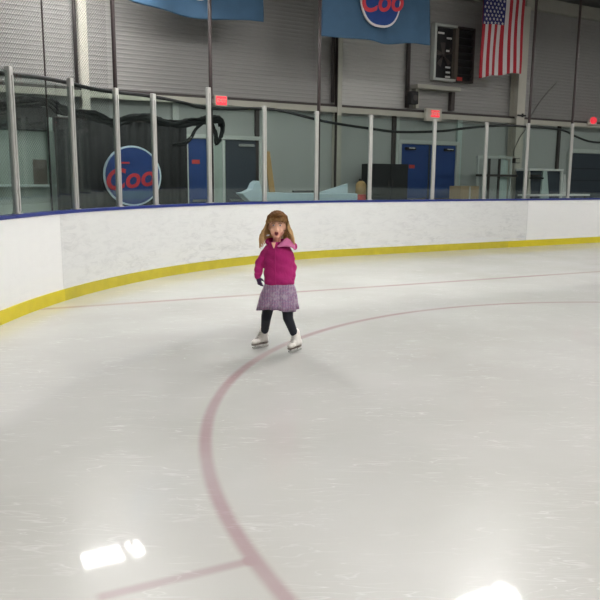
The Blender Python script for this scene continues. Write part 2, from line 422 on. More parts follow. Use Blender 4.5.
for (x, h, lab), d in zip(posts, ps):
    p = PATH.at(d, .055); r = empty('glass_post', (p.x, p.y, 1.109), tangent(d), label=lab, cat='post', group='posts between the glass panes')
    MB().box(-.036, .036, -.03, .03, .012, h-1.109).build('upright', 'post', r, bevel=.006)
    MB().box(-.05, .05, -.045, .045, .001, .012).build('base_plate', 'post', r, bevel=.002)
    MB().box(-.012, .012, -.045, -.030, .03, h-1.20).build('clamp_strip', 'post', r, bevel=.003)
plabs = ['clear shield pane at far left, up to the first glass post',
         'clear shield pane in front of the grey green kiosk',
         'clear shield pane over black drape with left sliver of round sign',
         'clear shield pane over the middle of the round blue sign',
         'clear shield pane in front of the bundled black netting',
         'clear shield pane in front of the dark slate door',
         'clear shield pane in front of the wooden plank and pale tarp',
         'clear shield pane in front of the white wedge panel and extinguisher',
         'clear shield pane in front of the black cabinet and left blue door leaf',
         'clear shield pane in front of the right blue door leaf and cardboard box',
         'clear shield pane in front of the pale leaning frame',
         'clear shield pane in front of the white workbench',
         'clear shield pane in front of the dark doorway at far right']
edges = [max(.2, ps[0]-2.0)]+ps+[ps[-1]+1.8]
for i in range(len(edges)-1):
    a, b = edges[i]+.04, edges[i+1]-.04
    o = strip(a, b, (.049, .061), 1.111, min([posts[q][1] for q in (i-1, i) if 0 <= q < len(posts)])-.05, 'glass_shield', 'glass', None)
    pm = PATH.at((a+b)/2, .055); an = tangent((a+b)/2); o.location = pm; o.rotation_euler = (0, 0, an)
    o.data.transform((Matrix.Translation(pm) @ Matrix.Rotation(an, 4, 'Z')).inverted())
    tag(o, plabs[i], 'glass shield', 'clear shield panes on the boards')
# ------------------------------------------------------------------ NET POLES, NETTING, CABLES
def npole(px, pytop, ztop, off, lab, r=.028, m='brown_pole'):
    # the pole stands behind the glass; px is where it crosses the height of the board top
    d = s_at(px, 2.9, off); p = PATH.at(d, off)
    root = empty('net_pole', (p.x, p.y, -.045), 0, label=lab, cat='pole', group='slender dark poles holding the netting')
    MB().tube([(0, 0, 0.012), (0, 0, ztop)], r, 10).build('shaft', m, root, smooth=True)
    MB().box(-.07, .07, -.07, .07, 0, .012).build('foot_plate', m, root)
    return d
ceil_z = lambda n: 6.72+(WALL-n)*.10
nd = []
for px, off, r_, lab in ((44.5, .22, .011, 'thin dark net pole farthest left, beyond the first glass post'),
                         (115, .22, .030, 'dark brown net pole above the left side of the round blue sign'),
                         (210.5, .22, .032, 'dark brown net pole left of the square red exit sign'),
                         (319, .22, .032, 'dark brown net pole left of the emblem banner'),
                         (529.5, .22, .032, 'dark brown net pole just right of the cream building column'),
                         (572.5, .22, .030, 'dark brown net pole rightmost, left of the red alarm light')):
    nd.append(npole(px, 0, 7.0, off, lab, r_))
# woven safety net on the left, real strands
def safety_net(d0, d1, z0, z1, cell, r, off, lab):
    mb = MB(); Ln, Hn = d1-d0, z1-z0
    def netpt(s_, z, o):
        p = PATH.at(d0+s_, o+.05*math.sin(s_*2.1)); return Vector((p.x, p.y, z))
    k = -int(Hn/cell)
    while k*cell < Ln:
        for sg in (0, 1):
            a = k*cell; s_lo = max(0, a); s_hi = min(Ln, a+Hn)
            if s_hi-s_lo < .05: continue
            m_ = max(2, int((s_hi-s_lo)/.5)+1); pts = []
            for i in range(m_+1):
                q = s_lo+(s_hi-s_lo)*i/m_; z = (z0+(q-a)) if sg == 0 else (z1-(q-a))
                pts.append(netpt(q, z, off+.004*sg))
            mb.tube(pts, r, 3, False)
        k += 1
    tag(mb.build('safety_net', 'black'), lab, 'net', 'safety nets above and behind the glass')
safety_net(.6, nd[1]-.03, 1.2, 6.2, .045, .0015, .28, 'fine dark diamond mesh net stretched over the left end of the glass')
safety_net(nd[4]+.03, nd[4]+6.5, 2.95, 6.6, .036, .0022, .28, 'fine dark mesh net hung above the glass at the right end')
# border cable draped along the glass top
cab = [(0, 73), (50, 79), (100, 90), (150, 96), (185, 103), (200, 107), (228, 109), (263, 108.5), (287, 112), (310, 118), (333, 123), (373, 129), (400, 132), (443, 131), (467, 128), (490, 126), (510, 125.5), (528, 127), (535, 127), (548, 128), (563, 130.5), (577, 137), (590, 141.5), (606, 143)]
def on_boards(px, py, off):
    lo = None; best = (1e9, None)
    for i in range(1400):
        d = 1.5+25.*i/1400; p = PATH.at(d, off)
        x, _ = proj(Vector((p.x, p.y, 2.5))); e = abs(x-px)
        if e < best[0]: best = (e, p)
    p = best[1]; r = ray(px, py); k = math.hypot(p.x, p.y)/math.hypot(r.x, r.y)
    return Vector((p.x, p.y, CAMZ+r.z*k))
cp = [on_boards(x, y, .155) for x, y in cab]
def smoothpts(P, k=5):
    out = []
    for i in range(len(P)-1):
        p0 = P[max(0, i-1)]; p1 = P[i]; p2 = P[i+1]; p3 = P[min(len(P)-1, i+2)]
        for j in range(k):
            u = j/k
            out.append(.5*((2*p1)+(p2-p0)*u+(2*p0-5*p1+4*p2-p3)*u*u+(3*p1-p0-3*p2+p3)*u**3))
    out.append(P[-1]); return out
tag(MB().tube(smoothpts(cp), .026, 8).build('border_cable', 'black', smooth=True), 'black cable sagging in waves along the top of the glass', 'cable')
# gathered black netting swag
sw = [(0, 106), (25, 102), (46, 103), (60, 109), (75, 113), (95, 116), (112, 123), (125, 120), (140, 117), (158, 121), (175, 124), (190, 122), (205, 120), (219, 119), (222, 124)]
r = empty('gathered_netting', (0, 0, 0), 0, label='bundle of gathered black netting slung behind the left glass panes', cat='netting')
rng = random.Random(3)
base = smoothpts([on_boards(x, y, .42) for x, y in sw], 6)
mb = MB()
for s in range(11):
    ph = rng.random()*6; am = .02+.035*rng.random()
    mb.tube([p+Vector((.03*math.sin(i*.35+ph), .03*math.cos(i*.3+ph), am*math.sin(i*.27+ph*1.7)+rng.uniform(-.008, .008))) for i, p in enumerate(base)], [(.014+.012*abs(math.sin(i*.2+ph)))*(1+.9*max(0, i/len(base)-.75)*4*.5) for i in range(len(base))], 6)
mb.build('net_bundle', 'black_cloth', r, smooth=True)
hang = smoothpts([on_boards(x, y, .42) for x, y in ((222, 120), (222, 132), (217, 143), (214, 130), (208, 121), (198, 126), (190, 138), (183, 144), (172, 144))], 6)
mb = MB()
for s in range(4): mb.tube([p+Vector((.015*math.sin(i*.4+s*2), .02*s, .025*math.cos(i*.3+s))) for i, p in enumerate(hang)], [.026 if i < 18 else .011 for i in range(len(hang))], 6)
mb.build('hanging_tail', 'black_cloth', r, smooth=True)
# ------------------------------------------------------------------ HALL SHELL
# upper siding with real horizontal ribs, panel from panel
def ribbed(t0, t1, z0, z1, name, m, parent=None, n=WALL, pitch=.09, dep=.010):
    poly = []; z = z0; prof = []
    while z < z1-1e-6:
        for dz, y in ((0, 0), (.55, 0), (.68, -dep), (.9, -dep)):
            zz = z+dz*pitch
            if zz <= z1: prof.append((y, zz))
        z += pitch
    prof.append((0, z1)); prof += [(.12, z1), (.12, z0)]
    mb = MB(); mb.rings([[Vector((t, y, zz)) for y, zz in prof] for t in (t0, t1)])
    o = mb.build(name, m, parent); place(o, 0, n); return o
tC = [at_n(x, 60, WALL)[0] for x in (82, 334, 408, 521)]
ZB = 3.22
for i, (a, b, m) in enumerate(((TL, tC[0], 'siding'), (tC[0], tC[1], 'siding'), (tC[1], tC[2], 'siding_light'), (tC[2], tC[3], 'siding'), (tC[3], TR, 'siding'))):
    tag(ribbed(a, b, 3.30, 6.9, 'wall_back' if i == 0 else 'wall_back.%03d' % i, m), kind='structure')
struct(place(MB().box(TL, TR, 0, .15, -.045, 3.16).build('wall_end', 'lower_wall'), 0, WALL+.01))
# horizontal girt on top of the lower wall: pale beam with dark shadow gap plate above
o = empty('trim_1', (0, 0, 0)); place(o, 0, WALL); o['kind'] = 'structure'
MB().box(TL, TR, -.20, 0, 3.16, 3.265).build('trim_beam', 'beam', o)
MB().box(TL, TR, -.215, -.2005, 3.13, 3.18).build('trim_lip', 'beam', o)
MB().box(TL, TR, -.12, -.03, 3.267, 3.33).build('trim_strip', 'dark_steel', o)
# eave strut at the wall head
struct(place(MB().box(at_n(521, 10, WALL)[0], TR, -.22, -.03, 6.28, 6.60).build('trim_2', 'beam'), 0, WALL))
struct(place(MB().box(TL, at_n(515, 10, WALL)[0], -.22, -.03, 6.28, 6.60).build('trim_3', 'beam'), 0, WALL))
# building columns (I-section)
def column(px, py, w, m, name, side_dark=False, z1=6.27, depth=.22, z0=-.045):
    t = at_n(px, py, WALL-.2)[0]
    o = empty(name, (0, 0, 0)); place(o, t, WALL-.03); o['kind'] = 'structure'
    MB().box(-w/2, w/2, -depth, -depth+.02, z0, z1).build('pillar_flange', m, o)
    MB().box(-w/2, w/2, -.02, 0, z0, z1).build('pillar_flange', m, o)
    MB().box(-.015, .015, -depth+.02, -.02, z0, z1).build('pillar_web', 'dark_steel' if side_dark else m, o)
    return t
column(82.5, 40, .16, 'cream', 'pillar_1', True, depth=.26)
column(339, 60, .12, 'beam', 'pillar_2', True, depth=.24)
column(520.5, 60, .30, 'cream', 'pillar_3', False, depth=.30)
# dark steel pipes standing on the wall next to the columns
for i, (px, w, z0, lab) in enumerate(((76.5, .07, 3.37, 'dark pipe beside the left cream column'), (333, .09, 3.37, 'dark downpipe left of the pale siding bay'), (408, .12, 3.37, 'dark downpipe below the right end of the emblem banner'))):
    t = at_n(px, 70, WALL-.1)[0]
    o = place(MB().tube([(0, 0, z0), (0, 0, 6.26)], w/2, 10).build('downpipe', 'dark_steel', smooth=True), t, WALL-.10)
    tag(o, lab, 'pipe')
# lower columns seen through the glass; dark strip by blue doors is painted shadow
for i, (px, w, m) in enumerate(((336, .16, 'beam'), (394.5, .10, 'dark_steel'), (398, .09, 'frame_pale'), (460, .16, 'pale_green'), (176, .14, 'frame_pale'), (257.5, .10, 'dark_steel'), (560, .10, 'dark_steel'))):
    t = at_n(px, 130, WALL-.06)[0]
    struct(place(MB().box(-w/2, w/2, -.07, 0, -.045, 3.155).build('trim_%d' % (i+4), m, bevel=.004), t, WALL))
# other walls, ceiling
struct(place(MB().box(TL-.2, TL, NB, WALL+.2, -.045, 6.7).build('wall_left', 'rear_wall'), 0, 0))
struct(place(MB().box(TR, TR+.2, NB, WALL+.2, -.045, 6.7).build('wall_right', 'rear_wall'), 0, 0))
struct(place(MB().box(TL-.2, TR+.2, NB-.2, NB, -.045, 8.5).build('wall_front', 'rear_wall'), 0, 0))
mb = MB(); nm = -10
rr = []
for n_, z_ in ((WALL+.2, 6.66), (nm, 9.0), (NB-.2, 6.66)):
    rr.append([Vector((TL-.2, n_, z_)), Vector((TR+.2, n_, z_)), Vector((TR+.2, n_, z_+.1)), Vector((TL-.2, n_, z_+.1))])
mb.rings(rr); struct(mb.build('ceiling', 'ceiling')); bpy.data.objects['ceiling'].rotation_euler = (0, 0, A)
def cz(n): return 6.66+(WALL+.2-n)/(WALL+.2-nm)*(9.0-6.66) if n > nm else 9.0-(nm-n)/(nm-NB)*(2.34)
# ------------------------------------------------------------------ LAMPS
def lamp(t, n, z, first=[None]):
    root = empty('ceiling_light', W(t, n, z), A, label='rectangular fluorescent high bay light hung over the ice', cat='ceiling light', group='high bay lights over the ice')
    if first[0] is None:
        MB().box(-.46, .82, -.30, .30, .02, .10).build('housing', 'white', root, bevel=.01)
        MB().box(-.40, .34, -.22, .22, .0, .018).build('diffuser', 'lamp', root)
        MB().box(.50, .76, -.22, .22, .0, .018).build('diffuser', 'lamp', root)
        first[0] = root
    else:
        for ch in first[0].children:
            c = ch.copy(); C.objects.link(c); c.parent = root
    L = cz(n)-z
    for hx in (-.3, .65): MB().tube([(hx, 0, .101), (hx, 0, L-.01)], .01, 6).build('hanger', 'dark_steel', root)
    return root
def lamp_px(px, py, H):      # the spot whose mirror image in the ice shows at px,py
    r = ray(px, py); k = -(H+CAMZ)/r.z; p = Vector((r.x*k, r.y*k, 0)); return p.dot(T), p.dot(N)
HL = 5.9
l1 = lamp_px(104, 556, HL); l2 = lamp_px(480, 602, HL)
lamp(l1[0], l1[1], HL)
lamp(l2[0], l2[1], HL)
for n in (9.3, ):
    for t in (16.5, 22.5): lamp(t, n, HL)
for t in (8.2, 20.5): lamp(t, 1.5, HL)
for n in (-4.5, -13.5, -21, -29, -37):
    for t in (2.5, 8.2, 14, 20.5): lamp(t, n, HL)
lamp(2.6, 9.4, HL); lamp(5.2, 7.2, HL); lamp(6.5, -1.5, HL); lamp(2.0, 1.8, HL)  # extra unseen fixtures, added to fill in light on girl, ice and boards
# ------------------------------------------------------------------ text strokes
def poly_text(txt, size, m, name, parent, loc, rx=PI/2, depth=.004, shear=0., slant=0.):
    cu = bpy.data.curves.new('t', 'FONT'); cu.body = txt; cu.size = size; cu.extrude = depth; cu.align_x = 'CENTER'; cu.align_y = 'CENTER'; cu.shear = shear; cu.offset = size*.02
    o = bpy.data.objects.new('t', cu); C.objects.link(o)
    dg = bpy.context.evaluated_depsgraph_get(); dg.update()
    me = bpy.data.meshes.new_from_object(o.evaluated_get(dg)); bpy.data.objects.remove(o)
    me.transform(Matrix.Translation(Vector(loc)) @ Matrix.Rotation(rx, 4, 'X') @ Matrix.Rotation(slant, 4, 'Z'))
    me.materials.clear(); me.materials.append(M[m]); me.name = name
    r = bpy.data.objects.new(name, me); C.objects.link(r); r.parent = parent
    return r
# ------------------------------------------------------------------ EXIT SIGNS, ALARM
def wall_empty(name, px, py, n, z=None, **kw):
    t, zz = at_n(px, py, n); o = empty(name, (0, 0, 0), 0, **kw); place(o, t, n, zz if z is None else z); return o
e = wall_empty('exit_sign', 220.5, 101, WALL-.25, label='lit red square exit sign mounted on the beam over the slate door', cat='exit sign')
MB().box(-.15, .15, -.05, .05, -.12, .12).build('housing', 'cream', e, bevel=.01)
MB().box(-.125, .125, -.058, -.051, -.095, .095).build('face_plate', 'exit_red', e)
poly_text('EXIT', .11, 'cream', 'lettering', e, (0, -.063, 0))
e = wall_empty('exit_sign', 433, 114.5, WALL-.27, label='cream box exit sign with red letters over the blue double doors', cat='exit sign')
MB().box(-.26, .26, -.05, .05, -.18, .15).build('housing', 'cream', e, bevel=.01)
MB().box(-.11, .17, -.056, -.051, -.07, .10).build('face_plate', 'exit_red', e)
poly_text('EXIT', .14, 'cream', 'lettering', e, (.03, -.061, .015))
e = wall_empty('alarm_light', 592, 121.5, WALL-.24, label='round red alarm light on the beam at far right', cat='alarm light')
MB().box(-.19, .19, -.03, .03, -.10, .07).build('back_box', 'cream', e, bevel=.01)
MB().ell((0, -.05, .03), (.125, .08, .105), 18).build('lens', 'exit_red', e, smooth=True)
# ------------------------------------------------------------------ DOORS
def rect_n(x0, y0, x1, y1, n):   # wall rectangle from opposite corners
    a = at_n(x0, y0, n); b = at_n(x1, y1, n); return a[0], b[0], b[1], a[1]
# blue double doors
t0, z0 = at_n(398, 146, WALL-.05); t1, _ = at_n(459, 148, WALL-.05); H = 2.46
o = empty('door_1', (0, 0, 0)); place(o, (t0+t1)/2, WALL-.002); o['kind'] = 'structure'; w = (t1-t0)/2
MB().box(-w, w, -.10, 0, H, H+.10).box(-w, -w+.09, -.10, 0, -.045, H-.001).box(w-.12, w, -.10, 0, -.045, H-.001).build('door_frame', 'frame_pale', o, bevel=.005)
for s, a, b in ((-1, -w+.10, -.025), (1, .025, w-.13)):
    lf = MB().box(a, b, -.06, -.02, -.03, H-.01).build('door_leaf', 'blue_door', o, bevel=.004)
    MB().box(a+.08, b-.08, -.12, -.09, .98, 1.04).box(a+.10, a+.16, -.09, -.061, .96, 1.06).box(b-.16, b-.10, -.09, -.061, .96, 1.06).build('push_bar', 'chrome', lf, bevel=.004)
    c = (a+b)/2+.18*s
    MB().box(c-.16, c+.16, -.13, -.061, H-.16, H-.09).build('door_closer', 'black', lf, bevel=.004)
    MB().box(c-.08, c+.12, -.138, -.131, H-.12, H-.10).build('closer_glint', 'white', lf)  # white strip stands in for the glint on the closer
MB().box(-.024, .024, -.075, -.02, -.03, H-.01).build('centre_post', 'slate_door', o)
tt, zz = at_n(412, 166.5, WALL-.08); MB().box(tt-(t0+t1)/2-.09, tt-(t0+t1)/2+.09, -.075, -.061, zz-.045, zz+.045).build('red_sticker', 'dust_red', o)
# second double doors
t0, _ = at_n(184, 141, WALL-.05); t1, _ = at_n(263, 141, WALL-.05); H = 2.40
o = empty('door_2', (0, 0, 0)); place(o, (t0+t1)/2, WALL-.002); o['kind'] = 'structure'; w = (t1-t0)/2; c0 = (t0+t1)/2
MB().box(-w, w, -.10, 0, H, H+.09).box(-w, -w+.08, -.10, 0, -.045, H-.001).box(w-.12, w, -.10, 0, -.045, H-.001).build('door_frame', 'frame_pale', o, bevel=.005)
ta = at_n(209, 160, WALL-.05)[0]-c0; tb = at_n(225, 160, WALL-.05)[0]-c0
MB().box(ta, tb, -.08, -.02, -.03, H-.01).build('side_panel', 'kiosk', o, bevel=.004)
for xx in (ta+.06, tb-.08): MB().box(xx, xx+.05, -.10, -.081, -.03, H-.02).build('mullion', 'frame_pale', o)
lf = MB().box(-w+.09, ta-.01, -.06, -.02, -.03, H-.01).build('door_leaf', 'blue_door', o, bevel=.004)
MB().box(-w+.16, ta-.08, -.10, -.061, 1.0, 1.05).build('push_bar', 'chrome', lf)
tt, zz = at_n(196, 161.5, WALL-.08); MB().box(tt-c0-.09, tt-c0+.09, -.075, -.061, zz-.05, zz+.04).build('red_sticker', 'dust_red', lf)
lf = MB().box(tb+.01, w-.13, -.06, -.02, -.03, H-.01).build('door_leaf', 'slate_door', o, bevel=.004)
tt = at_n(246, 147, WALL-.08)[0]-c0
MB().box(tt-.2, tt+.2, -.12, -.061, H-.15, H-.09).build('door_closer', 'chrome', lf, bevel=.004)
MB().box(tb+.1, w-.2, -.11, -.08, 1.0, 1.05).build('push_bar', 'chrome', lf)
MB().box(w-.17, w-.131, -.065, -.061, -.02, H-.02).build('edge_strip', 'blue_door', lf)
# dark doorway far right
t0, _ = at_n(569, 152, WALL-.05); t1 = t0+3.0; H = at_n(575, 153, WALL-.05)[1]
o = empty('door_3', (0, 0, 0)); place(o, (t0+t1)/2, WALL-.002); o['kind'] = 'structure'; w = (t1-t0)/2
MB().box(-w, w, -.10, 0, H, H+.12).box(-w, -w+.06, -.10, 0, -.045, H-.001).box(w-.06, w, -.10, 0, -.045, H-.001).build('door_frame', 'frame_pale', o, bevel=.005)
lf = MB().box(-w+.07, w-.07, -.06, -.02, -.03, H-.01).build('door_leaf', 'slate_door', o)
mb = MB()
for k in range(6): mb.box(-w+.1, w-.1, -.072, -.061, .1+k*.36, .12+k*.36)
mb.build('slat_rib', 'black', lf)
# ------------------------------------------------------------------ CONCOURSE THINGS
def rbox(name, x0, y0, x1, n, m, depth=.5, parent=None, zbot=-.045, ytop_only=True, bevel=.01):
    t0, z1 = at_n(x0, y0, n); t1, _ = at_n(x1, y0, n)
    return t0, t1, z1
# black drape booth with the round sign
nB = 13.75
t0, _ = at_n(57, 150, nB); t1, _ = at_n(187, 150, nB); zt = at_n(120, 119, nB)[1]
r = empty('drape_booth', (0, 0, 0), 0, label='long black curtained booth standing behind the left glass panes', cat='booth'); place(r, (t0+t1)/2, nB, -.045)
w = (t1-t0)/2; mb = MB(); k = 70
fr = []; 
for i in range(k+1):
    x = -w+2*w*i/k; fr.append((x, .025*math.sin(i*1.35)+.012*math.sin(i*.5)))
mb.rings([[Vector((x, y, z)), Vector((x, y+.03, z)), Vector((x, y+.03, z2)), Vector((x, y, z2))] for (x, y), z, z2 in [(p, .02, zt) for p in fr]])
mb.build('curtain', 'black_cloth', r, smooth=True)
MB().tube([(-w, .02, zt+.02), (w, .02, zt+.02)], .022, 8).build('curtain_rail', 'dark_steel', r)
for x in (-w, 0, w): MB().tube([(x, .06, .0), (x, .06, zt+.03)], .022, 8).build('upright', 'dark_steel', r)
cx_, cz_ = at_n(133, 176, nB-.12); rad = 29.3/F*(W(cx_, nB-.12).y)*1.0
r = empty('round_sign', (0, 0, 0), 0, label='round blue sign with pale rim and red slanted lettering', cat='sign'); place(r, cx_, nB-.10, cz_)
rx = rad*.98
def disc(rxx, rz, y0, y1, k=48): return MB().prism([(rxx*math.cos(2*PI*i/k), rz*math.sin(2*PI*i/k)) for i in range(k)], y0, y1)
disc(rx, rad, -.02, .03).build('rim', 'pale_plastic', r)
disc(rx*.94, rad*.94, -.032, -.021).build('face', 'sign_blue', r)
MB().prism([(-rx*.72, -rad*.50), (rx*.74, -rad*.50), (rx*.6, -rad*.66), (rx*.3, -rad*.78), (-rx*.3, -rad*.78), (-rx*.6, -rad*.66)], -.040, -.033).build('teal_band', 'pale_sign' if 'pale_sign' in M else 'banner', r)
poly_text('Coo', rad*.95, 'sign_red', 'lettering', r, (-rad*.14, -.042, -rad*.10), shear=.25, slant=.12)
MB().box(-.02-rad*.36, -.02-rad*.08, -.046, -.034, rad*.40, rad*.46).build('small_lettering', 'sign_red', r)
MB().box(-.03, .03, .031, .10, -cz_-.0, -rad*.2).build('stand_post', 'dark_steel', r)
# grey green kiosk at far left
nK = 14.20
t0 = at_n(-30, 150, nK)[0]; t1 = at_n(57, 150, nK)[0]; zt = at_n(30, 128, nK)[1]; zh = at_n(30, 104, nK)[1]
r = empty('ticket_kiosk', (0, 0, 0), 0, label='grey green kiosk with dark header at the far left behind glass', cat='kiosk'); place(r, (t0+t1)/2, nK, -.045)
w = (t1-t0)/2; zb = zt
MB().box(-w, w, 0, .8, 0.0, zt).build('body', 'kiosk', r, bevel=.01)
MB().box(-w-.03, w+.03, -.06, .82, zt+.001, zh).build('header', 'black', r, bevel=.01)
za = at_n(30, 182, nK)[1]; zc_ = at_n(30, 157, nK)[1]
xa = at_n(33, 170, nK)[0]-(t0+t1)/2; xb = at_n(47, 170, nK)[0]-(t0+t1)/2
MB().box(-w*.9, xb, -.01, -.001, za, zc_).build('window_shutter', 'kiosk', r)
MB().box(xa, xb, -.02, -.011, za, zc_).build('brown_panel', 'kiosk_brown', r)
MB().box(-w-.02, w-.02, -.10, -.011, za-.05, za).build('counter_shelf', 'pale_green', r, bevel=.006)
xa = at_n(50, 150, nK)[0]-(t0+t1)/2
MB().box(xa-.05, xa+.05, -.10, -.03, 0, zt+.25).build('corner_post', 'kiosk', r, bevel=.005)
# wall-mounted grey rail under the siding, dark shelf above the booth
# black cabinet
nC = 14.30
t0, zt = at_n(372, 163.5, nC); t1 = at_n(408.5, 163, nC)[0]
r = empty('black_cabinet', (0, 0, 0), 0, label='black two door cabinet standing left of the blue double doors', cat='cabinet'); place(r, (t0+t1)/2, nC, -.045); w = (t1-t0)/2; zt += .045
MB().box(-w, w, 0, .45, .06, zt).build('body', 'black', r, bevel=.008)
MB().box(-w+.03, w-.03, .03, .42, 0, .059).build('plinth', 'black', r)
for a, b in ((-w+.02, -.005), (.005, w-.02)):
    d = MB().box(a, b, -.022, -.001, .62*zt, zt-.03).build('door', 'black', r, bevel=.004)
    hx = b-.05 if a < -.1 else a+.05
    MB().box(hx-.008, hx+.008, -.045, -.023, .72*zt, .80*zt).build('handle', 'dark_steel', d)
    d = MB().box(a, b, -.022, -.001, .08, .60*zt).build('door', 'black', r, bevel=.004)
    MB().box(hx-.008, hx+.008, -.045, -.023, .42*zt, .50*zt).build('handle', 'dark_steel', d)
# extinguisher
nE = 13.90
t0, zt = at_n(361, 179, nE)
r = empty('fire_extinguisher', (0, 0, 0), 0, label='rounded tan and red cylinder standing left of the black cabinet', cat='extinguisher'); place(r, t0, nE, -.045)
MB().tube([(0, 0, 0), (0, 0, 1.0)], .12, 16).build('stand', 'dark_steel', r, smooth=False)
MB().tube([(0, 0, 1.001), (0, 0, 1.02), (0, 0, 1.22)], [.11, .125, .125], 18).build('base', 'dust_red', r)
zt2 = zt+.045
MB().tube([(0, 0, 1.221), (0, 0, zt2-.13), (0, 0, zt2-.07), (0, 0, zt2-.04)], [.125, .125, .09, .035], 18).build('tank', 'wood', r, smooth=True)
MB().box(-.05, .06, -.02, .02, zt2-.04, zt2).build('handle', 'black', r, bevel=.004)
# long pale tarp/boat shaped thing and wedge
nT = 13.60
P0 = [(238.5, 193), (244, 192), (250, 189), (252.5, 183), (256, 180.5), (258, 186), (258.5, 192), (300, 193), (354, 193.5)]
top = [at_n(x, y, nT) for x, y in P0]
bot = [at_n(354, 203, nT)[0], at_n(247, 203, nT)[0]]
tc_ = top[4][0]
poly = [(a-tc_, b) for a, b in top]+[(bot[0]-tc_, 1.05), (bot[1]-tc_, 1.05)]
r = empty('plastic_liner', (0, 0, 0), 0, label='long pale blue plastic liner with upturned left end on a trestle', cat='liner'); place(r, tc_, nT, 0)
MB().prism(poly, -.15, .15).build('shell', 'pale_plastic', r, bevel=.01)
x0_, x1_ = bot[1]-tc_, bot[0]-tc_
for x in (x0_+.2, (x0_+x1_)/2, x1_-.2):
    MB().box(x-.04, x+.04, -.12, .12, -.045, 1.049).build('leg', 'dark_steel', r)
xa = at_n(293, 191, nT)[0]-tc_; xb = at_n(313, 191, nT)[0]-tc_
MB().box(xa, xb, -.04, .04, at_n(300, 192.5, nT)[1]+.001, at_n(300, 191, nT)[1]+.01).build('strap', 'black', r)
a = [at_n(x, y, nT+.35) for x, y in ((317, 193), (347, 183.5), (348, 196), (317, 196))]
t_ = a[0][0]
r = place(MB().prism([(p-t_, z) for p, z in a[:2]]+[(a[2][0]-t_, -.045), (0, -.045)], -.03, .03).build('wedge_panel', 'pale_plastic', bevel=.004), t_, nT+.35)
tag(r, 'pale slant-topped panel rising behind the plastic liner', 'panel')
# leaning plank
nP = 14.85
b0 = [at_n(x, y, nP) for x, y in ((268, 151), (273.5, 151), (278.5, 195), (269, 195))]
t_ = b0[0][0]; zt = b0[0][1]
def lean(z): return .25*(z/zt)
mb = MB(); w_ = (b0[1][0]-b0[0][0])*.9
xt = 0.0; xb = (b0[3][0]-t_)+.05
rr = [[Vector((xb, -.25, -.03)), Vector((xb+w_*1.35, -.25, -.03)), Vector((xb+w_*1.35, -.22, -.03)), Vector((xb, -.22, -.03))],
      [Vector((xt, .16, zt)), Vector((xt+w_, .16, zt)), Vector((xt+w_, .19, zt)), Vector((xt, .19, zt))]]
mb.rings(rr); tag(place(mb.build('wooden_plank', 'wood', bevel=.003), t_, nP), 'long bare wooden plank leaning against the wall right of the slate door', 'plank')
# cardboard box
nX = 14.20
t0, zt = at_n(461, 186, nX); t1 = at_n(480, 186, nX)[0]
r = empty('pallet_stack', (0, 0, 0), 0, label='grey stand under the cardboard carton right of the blue doors', cat='stand'); place(r, (t0+t1)/2, nX, -.045)
w = (t1-t0)/2
MB().box(-w, w, 0, .5, .80, .86).build('tabletop', 'dark_steel', r, bevel=.005)
for x in (-w+.04, w-.04):
    for y in (.04, .46): MB().box(x-.02, x+.02, y-.02, y+.02, 0, .799).build('leg', 'dark_steel', r)
r.name = 'side_table'
r = empty('cardboard_carton', (0, 0, 0), 0, label='tan cardboard carton right of the blue double doors', cat='carton'); place(r, (t0+t1)/2, nX, .816)
MB().box(-w+.01, w-.01, .02, .46, 0, zt-.816).build('carton_box', 'cardboard', r, bevel=.006)
MB().box(-.03, .03, .015, .019, .02, zt-.83).build('packing_tape', 'cream', r)
# leaning pale frame (rack) 478..512
nF = 14.40
t0, zt = at_n(478, 155.5, nF); t1 = at_n(513, 155.5, nF)[0]
r = empty('goal_frame', (0, 0, 0), 0, label='tall pale metal rack with white slabs left of the cream column', cat='rack'); place(r, t0, nF, -.045); w = t1-t0; zt += .045
MB().box(0, w, 0, .06, zt-.07, zt).build('top_rail', 'frame_pale', r, bevel=.005)
for x in (.02, w*.33, w*.62, w-.06): MB().box(x, x+.05, 0, .06, 0, zt-.071).build('upright', 'frame_pale' if x in (.02, w-.06) else 'dark_steel', r, bevel=.004)
zm = at_n(495, 175.5, nF)[1]+.045
MB().box(-.05, w+.15, -.07, -.002, zm-.03, zm+.03).build('cross_bar', 'dark_steel', r)
xs = at_n(501, 160, nF)[0]-t0
MB().box(xs, xs+.22, .07, .12, 0, zt+.02).box(xs+.23, xs+.36, .08, .12, 0, zt-.1).build('slab', 'pale_green', r, bevel=.005)
r.name = 'storage_rack'
# electrical box and conduit on the column
e = wall_empty('junction_box', 516.5, 161, WALL-.42, label='small dark electrical box on the cream column', cat='electrical box')
MB().box(-.10, .10, -.05, .075, -.06, .08).build('housing', 'dark_steel', e, bevel=.008)
MB().box(-.085, .085, -.058, -.051, -.045, .065).build('cover', 'beam', e)
cpts = [Vector((at_n(x, y, WALL-.36)[0], 0, at_n(x, y, WALL-.36)[1])) for x, y in ((513.5, 156), (514, 150), (520, 137), (525, 130), (530, 118), (541, 100), (557, 82))]
t_ = cpts[0].x; z_ = cpts[0].z
tag(place(MB().tube([Vector((p.x-t_, 0, p.z-z_)) for p in smoothpts(cpts)], .010, 6).build('conduit', 'dark_steel', smooth=True), t_, WALL-.36, z_), 'thin dark cable rising slanted from the electrical box across the siding', 'cable')
e = wall_empty('wall_bracket', 521.5, 115.5, WALL-.36, label='small dark bracket plate on the cream column at beam height', cat='bracket')
MB().box(-.15, .15, -.03, 0.02, -.02, .02).build('plate', 'black', e, bevel=.003)
MB().box(-.03, .03, -.05, -.031, -.05, .05).build('hook', 'black', e)
